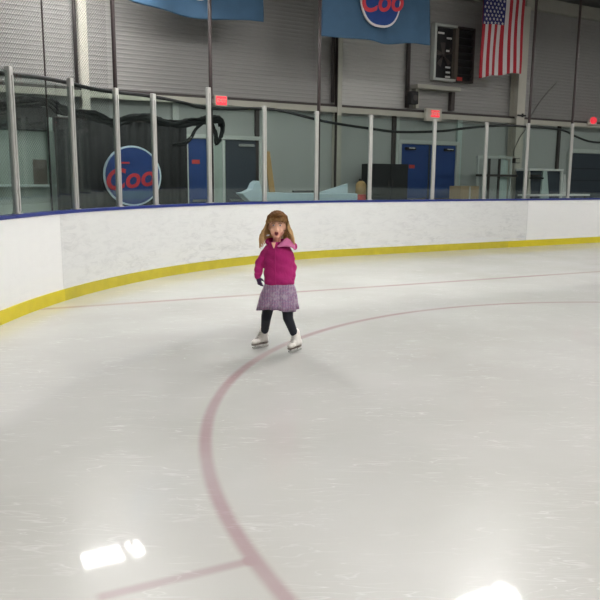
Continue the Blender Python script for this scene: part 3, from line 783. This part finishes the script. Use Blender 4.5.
# white workbench
nW = 14.30
t0, zt = at_n(529, 168.5, nW); t1 = at_n(563.5, 168.5, nW)[0]
r = empty('workbench', (0, 0, 0), 0, label='white topped shelf unit with dark bays right of the cream column', cat='shelf unit'); place(r, t0, nW, -.045); w = t1-t0; zt += .045
MB().box(0, w, -.02, .5, zt-.06, zt).build('top', 'white', r, bevel=.006)
MB().box(0.02, w-.02, .05, .48, .5, zt-.061).build('bay_back', 'slate_door', r)
x1 = at_n(543, 180, nW)[0]-t0; x2 = at_n(552, 180, nW)[0]-t0
MB().prism([(x1-.02, zt-.065), (x1+.14, zt-.065), (x2+.12, .0), (x1-.10, .0)], -.01, .045).build('leg', 'pale_green', r, bevel=.004)
MB().prism([(0, zt-.065), (.05, zt-.065), (.24, 0), (0, 0)], -.01, .045).build('leg', 'cream', r, bevel=.004)
MB().prism([(w-.09, zt-.065), (w, zt-.065), (w+.02, 0), (w-.02, 0)], -.01, .045).build('leg', 'white', r, bevel=.004)
zs = at_n(535, 178, nW)[1]+.045
MB().box(.03, x1, -.03, .04, zs-.03, zs+.02).build('shelf', 'black', r); MB().box(.10, x1-.1, -.035, .03, zs+.05, zs+.09).build('tool_tray', 'dark_steel', r)
nW2 = 13.70
t0, zt = at_n(530, 194.5, nW2); t1 = at_n(590, 195, nW2)[0]
r = empty('folding_table', (0, 0, 0), 0, label='long low white table top seen just above the boards at right', cat='table'); place(r, t0, nW2, -.045); w = t1-t0; zt += .045
MB().box(0, w, 0, .45, zt-.05, zt).build('tabletop', 'white', r, bevel=.006)
for x in (.1, w-.15):
    for y in (.05, .38): MB().box(x, x+.04, y, y+.04, 0, zt-.051).build('leg', 'dark_steel', r)
t_, z_ = at_n(567, 183, nW2+.1)
r = place(MB().prism([(-.06, 0), (.10, 0), (.02, .55), (-.04, .55)], -.02, .02).build('marker_cone', 'white', bevel=.004), t_, nW2+.2, zt-.045)
tag(r, 'white tapered marker standing on the low white table', 'marker')
# ------------------------------------------------------------------ WALL VENT OPENING
nV = WALL-.12
t0, z1 = at_n(434, 23, nV); t1, _ = at_n(475, 29, nV); z0 = at_n(434, 80, nV)[1]
r = empty('ventilation_louver', (0, 0, 0), 0, label='pale framed two bay wall opening with dark inside, left of the striped flag', cat='vent'); place(r, t0, nV, z0); w = t1-t0; h = z1-z0
tm = at_n(454, 50, nV)[0]-t0
MB().box(0, .07, -.06, .09, 0, h).box(.0701, tm+.05, -.06, .09, h-.06, h).box(.0701, tm+.05, -.06, .09, 0, .06).build('frame', 'frame_pale', r)
MB().box(tm, tm+.11, -.05, .09, .061, h-.061).build('mullion', 'kiosk_brown', r)
MB().box(tm+.111, w, -.03, .09, .0, .05).box(tm+.111, w, -.03, .09, h-.05, h).box(w-.05, w, -.03, .09, .0501, h-.0501).build('frame_dark', 'dark_steel', r)
MB().box(.07, w-.05, .07, .089, .05, h-.05).build('back_panel', 'black', r)
mb = MB()
for k in range(7): 
    zz = .15+k*(h-.3)/6; mb.box(tm+.115, w-.055, .0, .05, zz-.005, zz+.07, rot=Matrix.Rotation(.6, 3, 'X'))
mb.build('louver_blade', 'black', r)
# fan inside the left bay
fc = Vector((.07+(tm-.07)/2, .03, h*.47)); fr_ = (tm-.09)/2
fan = MB().tube([fc+Vector((0, -.03, 0)), fc+Vector((0, .03, 0))], .05, 12).build('fan_hub', 'dark_steel', r)
for k in range(5):
    a = k*2*PI/5+.4; d = Vector((math.cos(a), 0, math.sin(a))); e_ = Vector((-math.sin(a), 0, math.cos(a)))
    mb = MB(); q = [fc+d*.05-e_*.03, fc+d*fr_-e_*.07, fc+d*fr_+e_*.09, fc+d*.05+e_*.03]
    mb.rings([[p+Vector((0, -.015+.01*i, 0)) for i, p in enumerate(q)], [p+Vector((0, -.008+.01*i, 0)) for i, p in enumerate(q)]]); mb.build('fan_blade', 'dark_steel', fan)
for x, y, l in ((441, 33, .10), (449, 38.5, .08), (447.5, 51, .05), (447.5, 67.5, .08), (447.5, 72.5, .07), (447.3, 77, .08)):
    tt, zz = at_n(x, y, nV); MB().box(tt-t0-l, tt-t0+l, -.02, .0, zz-z0-.022, zz-z0+.022).build('reflector_strip', 'white', r)
tt, zz = at_n(458, 79, nV); MB().box(tt-t0-.10, tt-t0+.08, -.075, -.061, zz-z0-.05, zz-z0+.04).build('red_tag', 'dust_red', r)
# sheet-metal duct panel beneath the vent
t0, z1 = at_n(412, 84, WALL-.1); t1 = at_n(455, 89, WALL-.1)[0]
r = empty('equipment_shelf', (0, 0, 0), 0, label='grey ledge on brackets on the siding beneath the vent', cat='shelf'); place(r, t0, WALL-.04, z1-.12)
w = t1-t0
MB().box(0, w, -.30, 0, 0, .10).build('ledge', 'beam', r, bevel=.006)
MB().box(w-.16, w-.04, -.12, 0, -(z1-.12-3.37), -.001).build('bracket', 'dark_steel', r)
MB().box(.10, .20, -.12, 0, -(z1-.12-3.37), -.001).build('bracket', 'beam', r)
# small loudspeaker
e = wall_empty('loudspeaker', 413, 98, WALL-.42, label='small dark loudspeaker at the lower end of the downpipe', cat='loudspeaker')
MB().box(-.11, .11, -.10, .10, -.16, .16).build('cabinet', 'black', e, bevel=.02)
disc(.07, .07, -.108, -.101, 20).build('speaker_cone', 'dark_steel', e)
MB().box(-.02, .02, .101, .14, -.03, .03).build('bracket', 'dark_steel', e)
# ------------------------------------------------------------------ FLAGS AND BANNERS
def cloth(bl, br, n, ztop, name, label, cat, mats, thick=.012, cols=60, rows=44, seed=1, amp=.05, sag=0., topdrop=0., fold=1.0, fn=None, group=None):
    """hanging cloth between (t,z) bottom-left and bottom-right; returns object"""
    (ta, za), (tb, zb_) = bl, br; tc = (ta+tb)/2
    rg = random.Random(seed); ph = [rg.random()*6 for _ in range(4)]
    me = bpy.data.meshes.new(name); V = []; Fc = []; MI = []
    def pt(i, j, off):
        u = i/cols; v = j/rows
        x = ta+(tb-ta)*u-tc
        zbt = za+(zb_-za)*u - sag*math.sin(PI*u)+.015*math.sin(u*14+ph[0])
        z = ztop+(zbt-ztop)*v
        y = amp*(.3+.7*v)*(math.sin(u*9*fold+ph[1])+.5*math.sin(u*19*fold+ph[2]+v*1.5))+off
        return (x+.02*math.sin(v*5+u*3), y, z)
    for off in (0, thick):
        for j in range(rows+1):
            for i in range(cols+1): V.append(pt(i, j, off))
    S = (cols+1)*(rows+1)
    for j in range(rows):
        for i in range(cols):
            a = j*(cols+1)+i; q = (a, a+cols+1, a+cols+2, a+1)
            mi = fn((i+.5)/cols, (j+.5)/rows) if fn else 0
            Fc.append(q); MI.append(mi); Fc.append(tuple(x+S for x in q[::-1])); MI.append(mi)
    def side(a, b): Fc.append((a, b, b+S, a+S)); MI.append(0)
    for i in range(cols): side(i, i+1); side(rows*(cols+1)+i+1, rows*(cols+1)+i)
    for j in range(rows): side((j+1)*(cols+1), j*(cols+1)); side(j*(cols+1)+cols, (j+1)*(cols+1)+cols)
    me.from_pydata(V, [], Fc)
    for m in mats: me.materials.append(M[m])
    for p, mi in zip(me.polygons, MI): p.material_index = mi; p.use_smooth = True
    o = bpy.data.objects.new('fabric', me); C.objects.link(o)
    r = empty(name, (0, 0, 0), 0, label=label, cat=cat, group=group); place(r, tc, n, 0); o.parent = r
    MB().tube([(ta-tc-.1, .005, ztop+.02), (tb-tc+.1, .005, ztop+.02)], .02, 8).build('hanging_rod', 'dark_steel', r)
    for x in (ta-tc, tb-tc): MB().tube([(x, .005, ztop+.04), (x, .005, cz(n)-.01)], .008, 6).build('cord', 'dark_steel', r)
    return r, tc, pt, cols, rows
nFl = 14.30
def usflag(u, v):
    # hung vertically: canton at the upper left, stripes run downwards
    if u < 7/13 and v < .40: return 2
    return 0 if int(u*13) % 2 == 0 else 1
bl = at_n(478.8, 78, nFl); br = at_n(521.5, 73, nFl); cant = at_n(490, 25, nFl)[1]
zt = cant+(cant-bl[1])*(.4/.6)
r, tc, pt, cc, rr_ = cloth(bl, br, nFl, zt, 'national_flag', 'red and white striped flag with starred blue canton, hung vertically', 'flag', ['flag_red', 'flag_white', 'flag_blue'], cols=78, rows=60, amp=.035, seed=5, sag=-.02, fn=usflag)
mb = MB()
for a in range(9):
    for b in range(6 if a % 2 == 0 else 5):
        v = .022+.40*(a+.35)/9.0*.98; u = (b+(.5 if a % 2 == 0 else 1.0))/6*7/13
        x, y, z = pt(u*cc, v*rr_, -.006)
        P_ = []
        for k in range(10):
            rad_ = .042 if k % 2 == 0 else .018; an = PI/2+k*PI/5; P_.append((x+rad_*math.cos(an), z+rad_*math.sin(an)))
        mb.prism(P_, y-.004, y+.003)
mb.build('star', 'flag_white', r)['kind'] = 'stuff'
# emblem banner
nBn = 13.20
bl = at_n(324, 35.5, nBn); br = at_n(428, 45, nBn)
r, tc, pt, cc, rr_ = cloth(bl, br, nBn, 6.65, 'emblem_banner', 'light blue banner with dark blue shield emblem and red lettering', 'banner', ['banner'], amp=.075, seed=9, sag=.03, cols=70, rows=40)
ex0, _ = at_n(357, 10, nBn); ex1, _ = at_n(397, 10, nBn); ez = at_n(378, 28.5, nBn)[1]; exc = (ex0+ex1)/2-tc; ew = (ex1-ex0)/2
ec = ez+.60
def shield(s_):
    return [(exc+ew*s_*(abs(math.cos(a))**.75)*(1 if math.cos(a) > 0 else -1), ec+.60*s_*math.sin(a)) for a in [2*PI*i/44 for i in range(44)]]
MB().prism(shield(1.0), -.135, -.10).build('emblem_rim', 'flag_white', r)
MB().prism(shield(.93), -.142, -.136).build('emblem_field', 'sign_blue', r)
zl = at_n(377, 9, nBn)[1]
poly_text('Coo', .62, 'sign_red', 'emblem_lettering', r, (exc, -.146, zl+.12), shear=.25, slant=.13)
# left plain banner
nB2 = 13.90
bl = at_n(112, -6, nB2); br = at_n(263, 21, nB2)
r, tc, pt, cc, rr_ = cloth(bl, br, nB2, 6.3, 'plain_banner', 'rippled plain blue banner at top left above the round sign', 'banner', ['banner'], amp=.06, seed=12, sag=.16, cols=90, rows=40)
tt, zz = at_n(197, -1, nB2)
MB().prism([(tt-tc+.16*math.cos(2*PI*i/24), zz+.05+.10*math.sin(2*PI*i/24)) for i in range(24)], -.13, -.10).build('emblem', 'flag_white', r)
# ------------------------------------------------------------------ THE GIRL
YC = on_floor(278, 352).y
org = Vector((at_y(278, 340, YC).x, YC, 0))
def L(px, py, dy=0.): return at_y(px, py, YC+dy)-org
per = empty('person', org, 0, label='young girl in pink hooded jacket, lavender skirt and white figure skates', cat='person')
# joints
hipL, hipR = L(270.5, 296), L(287, 296)
kneL, kneR = L(266.3, 317, -.01), L(288.0, 318, -.05)
FOOT = []
for hp_, an_ in (((261.2, 348.3), -46), ((295.6, 352.0), -36)):
    c_ = on_floor(*hp_)-org; g_ = math.radians(an_); FOOT.append((c_, g_, c_-Vector((math.sin(g_), -math.cos(g_), 0))*.034+Vector((0, 0, .135))))
ankL, ankR = FOOT[0][2]+Vector((.004, 0, 0)), FOOT[1][2]+Vector((-.024, 0, 0))
chest = L(277.5, 258, .0); belly = L(278.5, 280); pelvis = L(278.7, 293)
neck = L(276.5, 240.5, .01); headc = L(277.3, 225.5, .01)
shL, shR = L(266.5, 249.5, .01), L(288.5, 250, .01)
elL, elR = L(259.6, 264.0, .02), L(292.0, 267, .03)
wrL, wrR = L(257.8, 275.5, -.02), L(291.6, 280, -.02)
b = MB()
b.ell(headc+Vector((0, .012, .012)), (.073, .088, .092), 24)                 # skull
b.ell(headc+Vector((-.001, -.012, -.033)), (.064, .064, .074), 20)            # face / jaw
b.ell(headc+Vector((-.002, -.053, -.094)), (.021, .018, .016), 12)            # chin
for s in (-1, 1):
    b.ell(headc+Vector((s*.036, -.050, -.045)), (.024, .024, .024), 12)       # cheeks
    b.ell(headc+Vector((s*.070, .010, -.018)), (.010, .017, .024), 12)        # ears
b.cone(headc+Vector((-.001, -.074, -.010)), headc+Vector((-.001, -.083, -.038)), .007, .010)  # nose
b.ell(headc+Vector((-.001, -.077, -.041)), (.014, .008, .007), 10)
b.cone(headc+Vector((0, .02, -.06)), neck+Vector((0, .015, -.03)), .035, .036)
b.ell(neck+Vector((0, .02, -.07)), (.085, .045, .04), 16)
b.ell(chest, (.088, .060, .12), 18); b.ell(belly, (.085, .060, .11), 18); b.ell(pelvis, (.092, .068, .075), 18)
for sh, el, wr in ((shL, elL, wrL), (shR, elR, wrR)):
    b.cone(sh, el, .026, .021); b.cone(el, wr, .021, .014)
for hp, kn, an in ((hipL, kneL, ankL), (hipR, kneR, ankR)):
    b.cone(hp, kn, .048, .034); b.cone(kn, an, .033, .022)
    b.cone(an, an+Vector((-.006, -.008, -.03)), .020, .016)
remesh(b, 'body', 'skin', per, .0055, 3)
# eyes, brows, mouth
for s, lx in ((-1, 273.9), (1, 280.7)):
    c = headc+Vector((s*.0285-.001, -.0735, .006))
    e = MB().ell(c, (.0105, .008, .0062), 14).build('eye', 'eye_white', per, smooth=True)
    MB().ell(c+Vector((0, -.0058, 0)), (.0062, .0038, .0060), 12).build('iris', 'iris', e, smooth=True)
    MB().tube([c+Vector((-.015, .000, .016)), c+Vector((0, -.006, .021)), c+Vector((.015, .000, .016))], .0028, 6).build('eyebrow', 'hair', per)
mc = headc+Vector((-.004, -.0705, -.064))
mo = MB().ell(mc, (.0145, .0075, .0165), 16).build('mouth', 'mouth', per, smooth=True)
lp = [mc+Vector((.0155*math.cos(2*PI*i/20), -.004+.003*abs(math.cos(2*PI*i/20)), .0175*math.sin(2*PI*i/20))) for i in range(21)]
MB().tube(lp, .0034, 6).build('lips', 'lip', mo, smooth=True)
# hair: cap plus locks
h = MB()
# cap as open shell: half ellipsoid rings from crown down to ear level at back and sides
cap = []
for j in range(9):
    th = math.radians(4+j*13)
    ring_ = []
    for k in range(32):
        a = 2*PI*k/32
        x = .088*math.sin(th)*math.cos(a); y = .100*math.sin(th)*math.sin(a)+.012; z = .105*math.cos(th)+.012
        if math.sin(a) < -.12 and z < .070:      # keep the face free: stop the cap at the fringe
            z = .062; y = y*.97; x = x*.98
        ring_.append(headc+Vector((x, y, z)))
    cap.append(ring_)
h.rings(cap)
rg = random.Random(21)
def lock(a, zend, out, rr0=.0125, fwd=0.):
    # a: angle around head (0 = +x, 90 = back, 180 = -x)
    ca, sa = math.cos(a), math.sin(a); pts = []
    for k in range(9):
        u = k/8
        if u < .45:
            th = (u/.45)*math.radians(95); q0 = u/.45; x = (.088+.008*q0)*math.sin(th)*ca; y = .104*math.sin(th)*sa+.012-.010*q0; z = .109*math.cos(th)+.012
        else:
            q = (u-.45)/.55; x = (.096+out*q*1.0)*ca; y = (.104+out*.3*q)*sa+.002+fwd*q; z = .003+(zend-.003)*q
        w_ = (.004+.010*u)*math.sin(u*11+a*5)
        pts.append(headc+Vector((x+w_, y+w_*.6, z)))
    return pts, [rr0*(1.0 if k < 6 else (1-.28*(k-5))) for k in range(9)]
for i in range(120):
    a = math.radians(-14+208*i/119)+rg.uniform(-.04, .04)
    side = abs(math.cos(a))
    z = -.168+rg.uniform(-.035, .035)
    p, rr_l = lock(a, z, (.052 if math.cos(a) > 0 else .062)*side+rg.uniform(-.022, .012), .0075+rg.random()*.003, fwd=-.022*side)
    h.tube(p, rr_l, 6)
# fringe
for i in range(27):
    u = -1+2*i/26; x = u*.072; jt = rg.uniform(-.004, .004)
    pts = [headc+Vector((x*.3, -.015, .122)), headc+Vector((x*.72, -.062, .104-.012*u*u)), headc+Vector((x*1.0, -.090+.026*u*u, .074-.012*u*u)), headc+Vector((x*1.08+jt, -.0935+.034*u*u, .040-.020*u*u+jt))]
    h.tube(smoothpts(pts, 3), [.0090]*6+[.0075, .0065, .005, .003], 6)
h.build('hair', 'hair', per, smooth=True)
# jacket
j = MB()
def ering(c, rx_, ry_, z, k=28): return [Vector((c.x+rx_*math.cos(2*PI*i/k), c.y+ry_*math.sin(2*PI*i/k), z)) for i in range(k)]
secsJ = [(L(279.5, 284), .128, .092), (L(279.5, 281), .137, .10), (L(279, 274), .128, .094), (L(278.5, 265), .126, .088), (L(278, 256), .124, .086), (L(277.6, 250), .116, .078), (L(277.2, 246.5), .092, .066), (L(276.8, 243.4), .062, .052), (L(276.5, 241.5), .050, .046)]
j.rings([ering(c, a, b_, c.z) for c, a, b_ in secsJ])
for sh, el, wr, k in ((shL, elL, wrL, -1), (shR, elR, wrR, 1)):
    j.cone(sh+Vector((-.010*k, 0, -.006)), el, .043, .040); j.cone(el, wr, .039, .032)
    mid = sh.lerp(el, .55); j.ell(mid, (.044, .046, .03), 12)
    j.ell(wr+Vector((0, 0, .012)), (.037, .037, .018), 14)
remesh(j, 'jacket', 'jacket', per, .006, 3)
ja = bpy.data.objects['jacket']
for v in ja.data.vertices:      # cloth wrinkles pushed into the real surface
    c = v.co; w_ = .0035*math.sin(c.z*70+c.x*28+2*math.sin(c.y*22))+.0025*math.sin(c.z*38-c.x*50)
    v.co = c+v.normal*w_
zp = [L(275.2+0.15*i/2, 247.5+i*4.4, 0) for i in range(9)]
zt_ = []
for i, p in enumerate(zp):
    ry = (.068, .078, .084, .087, .088, .090, .094, .099, .10)[i]; zt_.append(Vector((p.x, -ry-.004, p.z)))
MB().tube(smoothpts(zt_, 3), .0045, 6).build('zipper', 'jacket', ja)
# neck opening in the jacket: skin V
MB().prism([(-.022, .015), (.015, .015), (.002, -.034), (-.004, -.034)], -.012, .004).build('neckline', 'skin', per).location = L(274.3, 243.5)+Vector((0, -.062, 0))
# hood: folded sheet lying behind the neck and over the shoulder, pale lining turned outwards
def sheet(rows, th):
    g = MB(); n_ = len(rows[0]); V0 = [[g.bm.verts.new(p) for p in r_] for r_ in rows]
    for a_, c_ in zip(V0, V0[1:]):
        for i in range(n_-1): g.bm.faces.new((a_[i], a_[i+1], c_[i+1], c_[i]))
    bmesh.ops.recalc_face_normals(g.bm, faces=g.bm.faces)
    bmesh.ops.solidify(g.bm, geom=list(g.bm.faces), thickness=th)
    return g
up_ = smoothpts([L(277.0, 246.2, -.068), L(280.0, 243.2, -.070), L(283.2, 240.2, -.062), L(285.8, 238.0, -.035), L(287.0, 237.6, .005)], 4)
md_ = smoothpts([L(277.6, 246.9, -.076), L(282.0, 244.4, -.088), L(286.8, 242.6, -.082), L(290.8, 242.0, -.055), L(292.6, 241.8, .0)], 4)
lw_ = smoothpts([L(278.4, 247.6, -.078), L(284.5, 246.6, -.090), L(290.5, 247.2, -.082), L(295.5, 249.2, -.052), L(297.0, 248.0, .005)], 4)
sheet([up_, [a_.lerp(b_, .5)+Vector((0, -.006, .005)) for a_, b_ in zip(up_, md_)], md_, [a_.lerp(b_, .5)+Vector((0, -.005, .004)) for a_, b_ in zip(md_, lw_)], lw_], .006).build('hood_lining', 'hood_lining', ja, smooth=True)
hd = MB()
q = smoothpts([L(268.0, 244, -.02), L(267.3, 241.5, .04), L(270, 240.5, .075), L(278, 241.5, .10), L(287, 242.5, .085), L(293.5, 245.0, .05), L(295.2, 247.0, .005), L(295.0, 248.6, -.03)], 5)
for i, p in enumerate(q):
    u_ = i/len(q); hd.ell(p, (.013+.015*math.sin(PI*u_), .018, .011+.018*math.sin(PI*u_)), 10)
remesh(hd, 'hood', 'jacket', ja, .006, 3)
MB().ell(L(268, 235.3, -.02), (.016, .010, .007), 12, rot=Matrix.Rotation(-.35, 3, 'Y')).build('white_collar_tag', 'white', ja, smooth=True)
# skirt
rr2 = []; K = 72
for zz_, cxp, rx_, ry_, amp in ((282, 279, .118, .085, 0), (286, 279, .136, .098, .002), (291, 278.7, .150, .110, .004), (297, 278.4, .162, .120, .007), (302.5, 278.2, .168, .126, .008), (304, 278.2, .172, .130, .010), (308.5, 278.0, .177, .136, .016)):
    c = L(cxp, zz_)
    ring_ = []
    for k in range(K):
        a = 2*PI*k/K; w_ = 1+amp/.15*math.sin(a*11+zz_*.05)+amp/.3*math.sin(a*17)
        ring_.append(Vector((c.x+rx_*w_*math.cos(a), c.y+ry_*w_*math.sin(a), c.z+(.012*math.sin(a*3+1) if zz_ > 308 else 0))))
    rr2.append(ring_)
inner = [[Vector((p.x*.97, p.y*.97, p.z+.002)) for p in r_] for r_ in rr2[::-1]]
sk = MB(); sk.rings(rr2+inner, close=False)
sk.build('skirt', 'plaid', per, smooth=True)
# leggings
lg = MB()
for hp, kn, an, r3 in ((hipL, kneL, ankL, .030), (hipR, kneR, ankR, .031)):
    en = kn.lerp(an, .80); lg.cone(hp, kn, .056, .046); lg.cone(kn, en, .045, .036)
lg.ell(pelvis, (.10, .075, .06), 16)
remesh(lg, 'leggings', 'leggings', per, .006, 3)
# skates
def skate(heel_px, ang, ank):
    c = on_floor(*heel_px)-org; c.z = 0.
    d = Vector((math.sin(ang), -math.cos(ang), 0)); s = Vector((d.y, -d.x, 0)).normalized()   # d = toe direction
    root = MB(); Lf = .175; Rm = Matrix((s, d, Vector((0, 0, 1)))).transposed()
    def P(f, l, z): return c+d*f+s*l+Vector((0, 0, z))
    bo = root
    top = ank+Vector((0, 0, .012)); top.z = .172
    bo.ell(P(-.045, 0, .085), (.030, .038, .036), 14, rot=Rm); bo.ell(P(.01, 0, .085), (.031, .05, .036), 14, rot=Rm)
    bo.ell(P(.058, 0, .074), (.035, .040, .026), 14, rot=Rm); bo.ell(P(.082, 0, .070), (.028, .026, .021), 14, rot=Rm)
    bo.cone(P(-.028, 0, .09), top, .036, .041); bo.cone(P(.0, 0, .09), top+d*.004, .036, .040)
    boot = remesh(bo, 'ice_skate', 'skate_white', per, .005, 3)
    m_ = MB(); ol = []
    for k in range(20):
        a = 2*PI*k/20; f = .098*math.cos(a)+.012; l = .031*math.sin(a)*(1+.15*math.cos(a)); ol.append((f, l))
    m_.rings([[P(f, l, z) for f, l in ol] for z in (.044, .053)]); m_.build('sole', 'sole', boot)
    m_ = MB(); m_.rings([[P(-.085, -.002, 0.0035), P(.085, -.002, .0035), P(.108, -.002, .020), P(.100, -.002, .030), P(-.090, -.002, .020)], [P(-.085, .002, 0.0035), P(.085, .002, .0035), P(.108, .002, .020), P(.100, .002, .030), P(-.090, .002, .020)]])
    for f0, f1 in ((-.06, -.025), (.03, .07)):
        m_.rings([[P(f0, -.003, .02), P(f1, -.003, .02), P(f1+.01, -.012, .0435), P(f0-.01, -.012, .0435)], [P(f0, .003, .02), P(f1, .003, .02), P(f1+.01, .012, .0435), P(f0-.01, .012, .0435)]])
    m_.build('blade', 'chrome', boot)
    m_ = MB()
    for k in range(6):
        u = k/5; base_ = P(.055, 0, .100).lerp(top+d*.036+Vector((0, 0, -.012)), u)
        m_.tube([base_-s*.018+d*.002, base_+d*.010, base_+s*.018+d*.002], .0028, 5)
    m_.build('laces', 'lace', boot)
    return boot
skate((261.2, 348.3), math.radians(-46), ankL)
skate((295.6, 352.0), math.radians(-36), ankR)
# gloves with five fingers
def glove(wr, d, side, palm, curl=.5, sc=1.):
    """d: direction of the hand, side: towards the thumb, palm: palm normal"""
    g = MB(); d = d.normalized(); palm = palm.normalized(); side = side.normalized()
    pc = wr+d*.030*sc
    Rm = Matrix((side, d, palm)).transposed()
    g.ell(pc, (.026*sc, .032*sc, .012*sc), 14, rot=Rm); g.cone(wr-d*.012, wr+d*.02, .017*sc, .018*sc)
    for i, ln in enumerate((.036, .042, .039, .031)):
        a = pc+d*.022*sc+side*(.020-.0135*i)*sc; cv = curl+.08*i
        p1 = a+(d*math.cos(cv*.5)+palm*math.sin(cv*.5)).normalized()*ln*.45*sc
        p2 = p1+(d*math.cos(cv*1.3)+palm*math.sin(cv*1.3)).normalized()*ln*.32*sc
        p3 = p2+(d*math.cos(cv*2.1)+palm*math.sin(cv*2.1)).normalized()*ln*.25*sc
        g.tube([a, p1, p2, p3], [.0066*sc, .0062*sc, .0056*sc, .0045*sc], 8); g.ell(p3, (.0047*sc,)*3, 8); g.ell(p1, (.0063*sc,)*3, 8)
    t1_ = wr+d*.014*sc+side*.018*sc; t2_ = t1_+(side*.8+d*.7+palm*.4).normalized()*.022*sc; t3_ = t2_+(side*.25+d*1+palm*.5).normalized()*.018*sc
    g.tube([t1_, t2_, t3_], [.0085*sc, .0072*sc, .0055*sc], 8); g.ell(t3_, (.0056*sc,)*3, 8)
    return remesh(g, 'glove', 'glove', per, .0028, 2)
glove(wrL+Vector((.002, -.004, -.010)), Vector((.25, -.25, -1)), Vector((.8, -.55, .1)), Vector((.55, .8, 0)), .45)
glove(wrR+Vector((-.004, .006, -.004)), Vector((-.35, .10, -1)), Vector((-.6, -.8, 0)), Vector((-.8, .6, 0)), .7, .9)
# ------------------------------------------------------------------ CAMERA, WORLD, VIEW
cam = bpy.data.cameras.new('camera'); co = bpy.data.objects.new('camera', cam); C.objects.link(co)
cam.sensor_fit = 'HORIZONTAL'; cam.sensor_width = 36; cam.lens = 36*F/600; cam.clip_start = .05; cam.clip_end = 300
co.location = (0, 0, CAMZ); co.rotation_euler = (Matrix.Rotation(PI/2-PITCH, 3, 'X') @ Matrix.Rotation(ROLL, 3, 'Z')).to_euler(); SC.camera = co
wd = bpy.data.worlds.new('world'); SC.world = wd; wd.use_nodes = True
wd.node_tree.nodes['Background'].inputs[0].default_value = (.75, .8, .85, 1); wd.node_tree.nodes['Background'].inputs[1].default_value = .05
SC.view_settings.view_transform = 'Standard'; SC.view_settings.look = 'None'; SC.view_settings.exposure = 0.0; SC.view_settings.gamma = 1
SC.view_settings.use_curve_mapping = False
SC.cycles.max_bounces = 8; SC.cycles.transparent_max_bounces = 16; SC.cycles.sample_clamp_indirect = 8
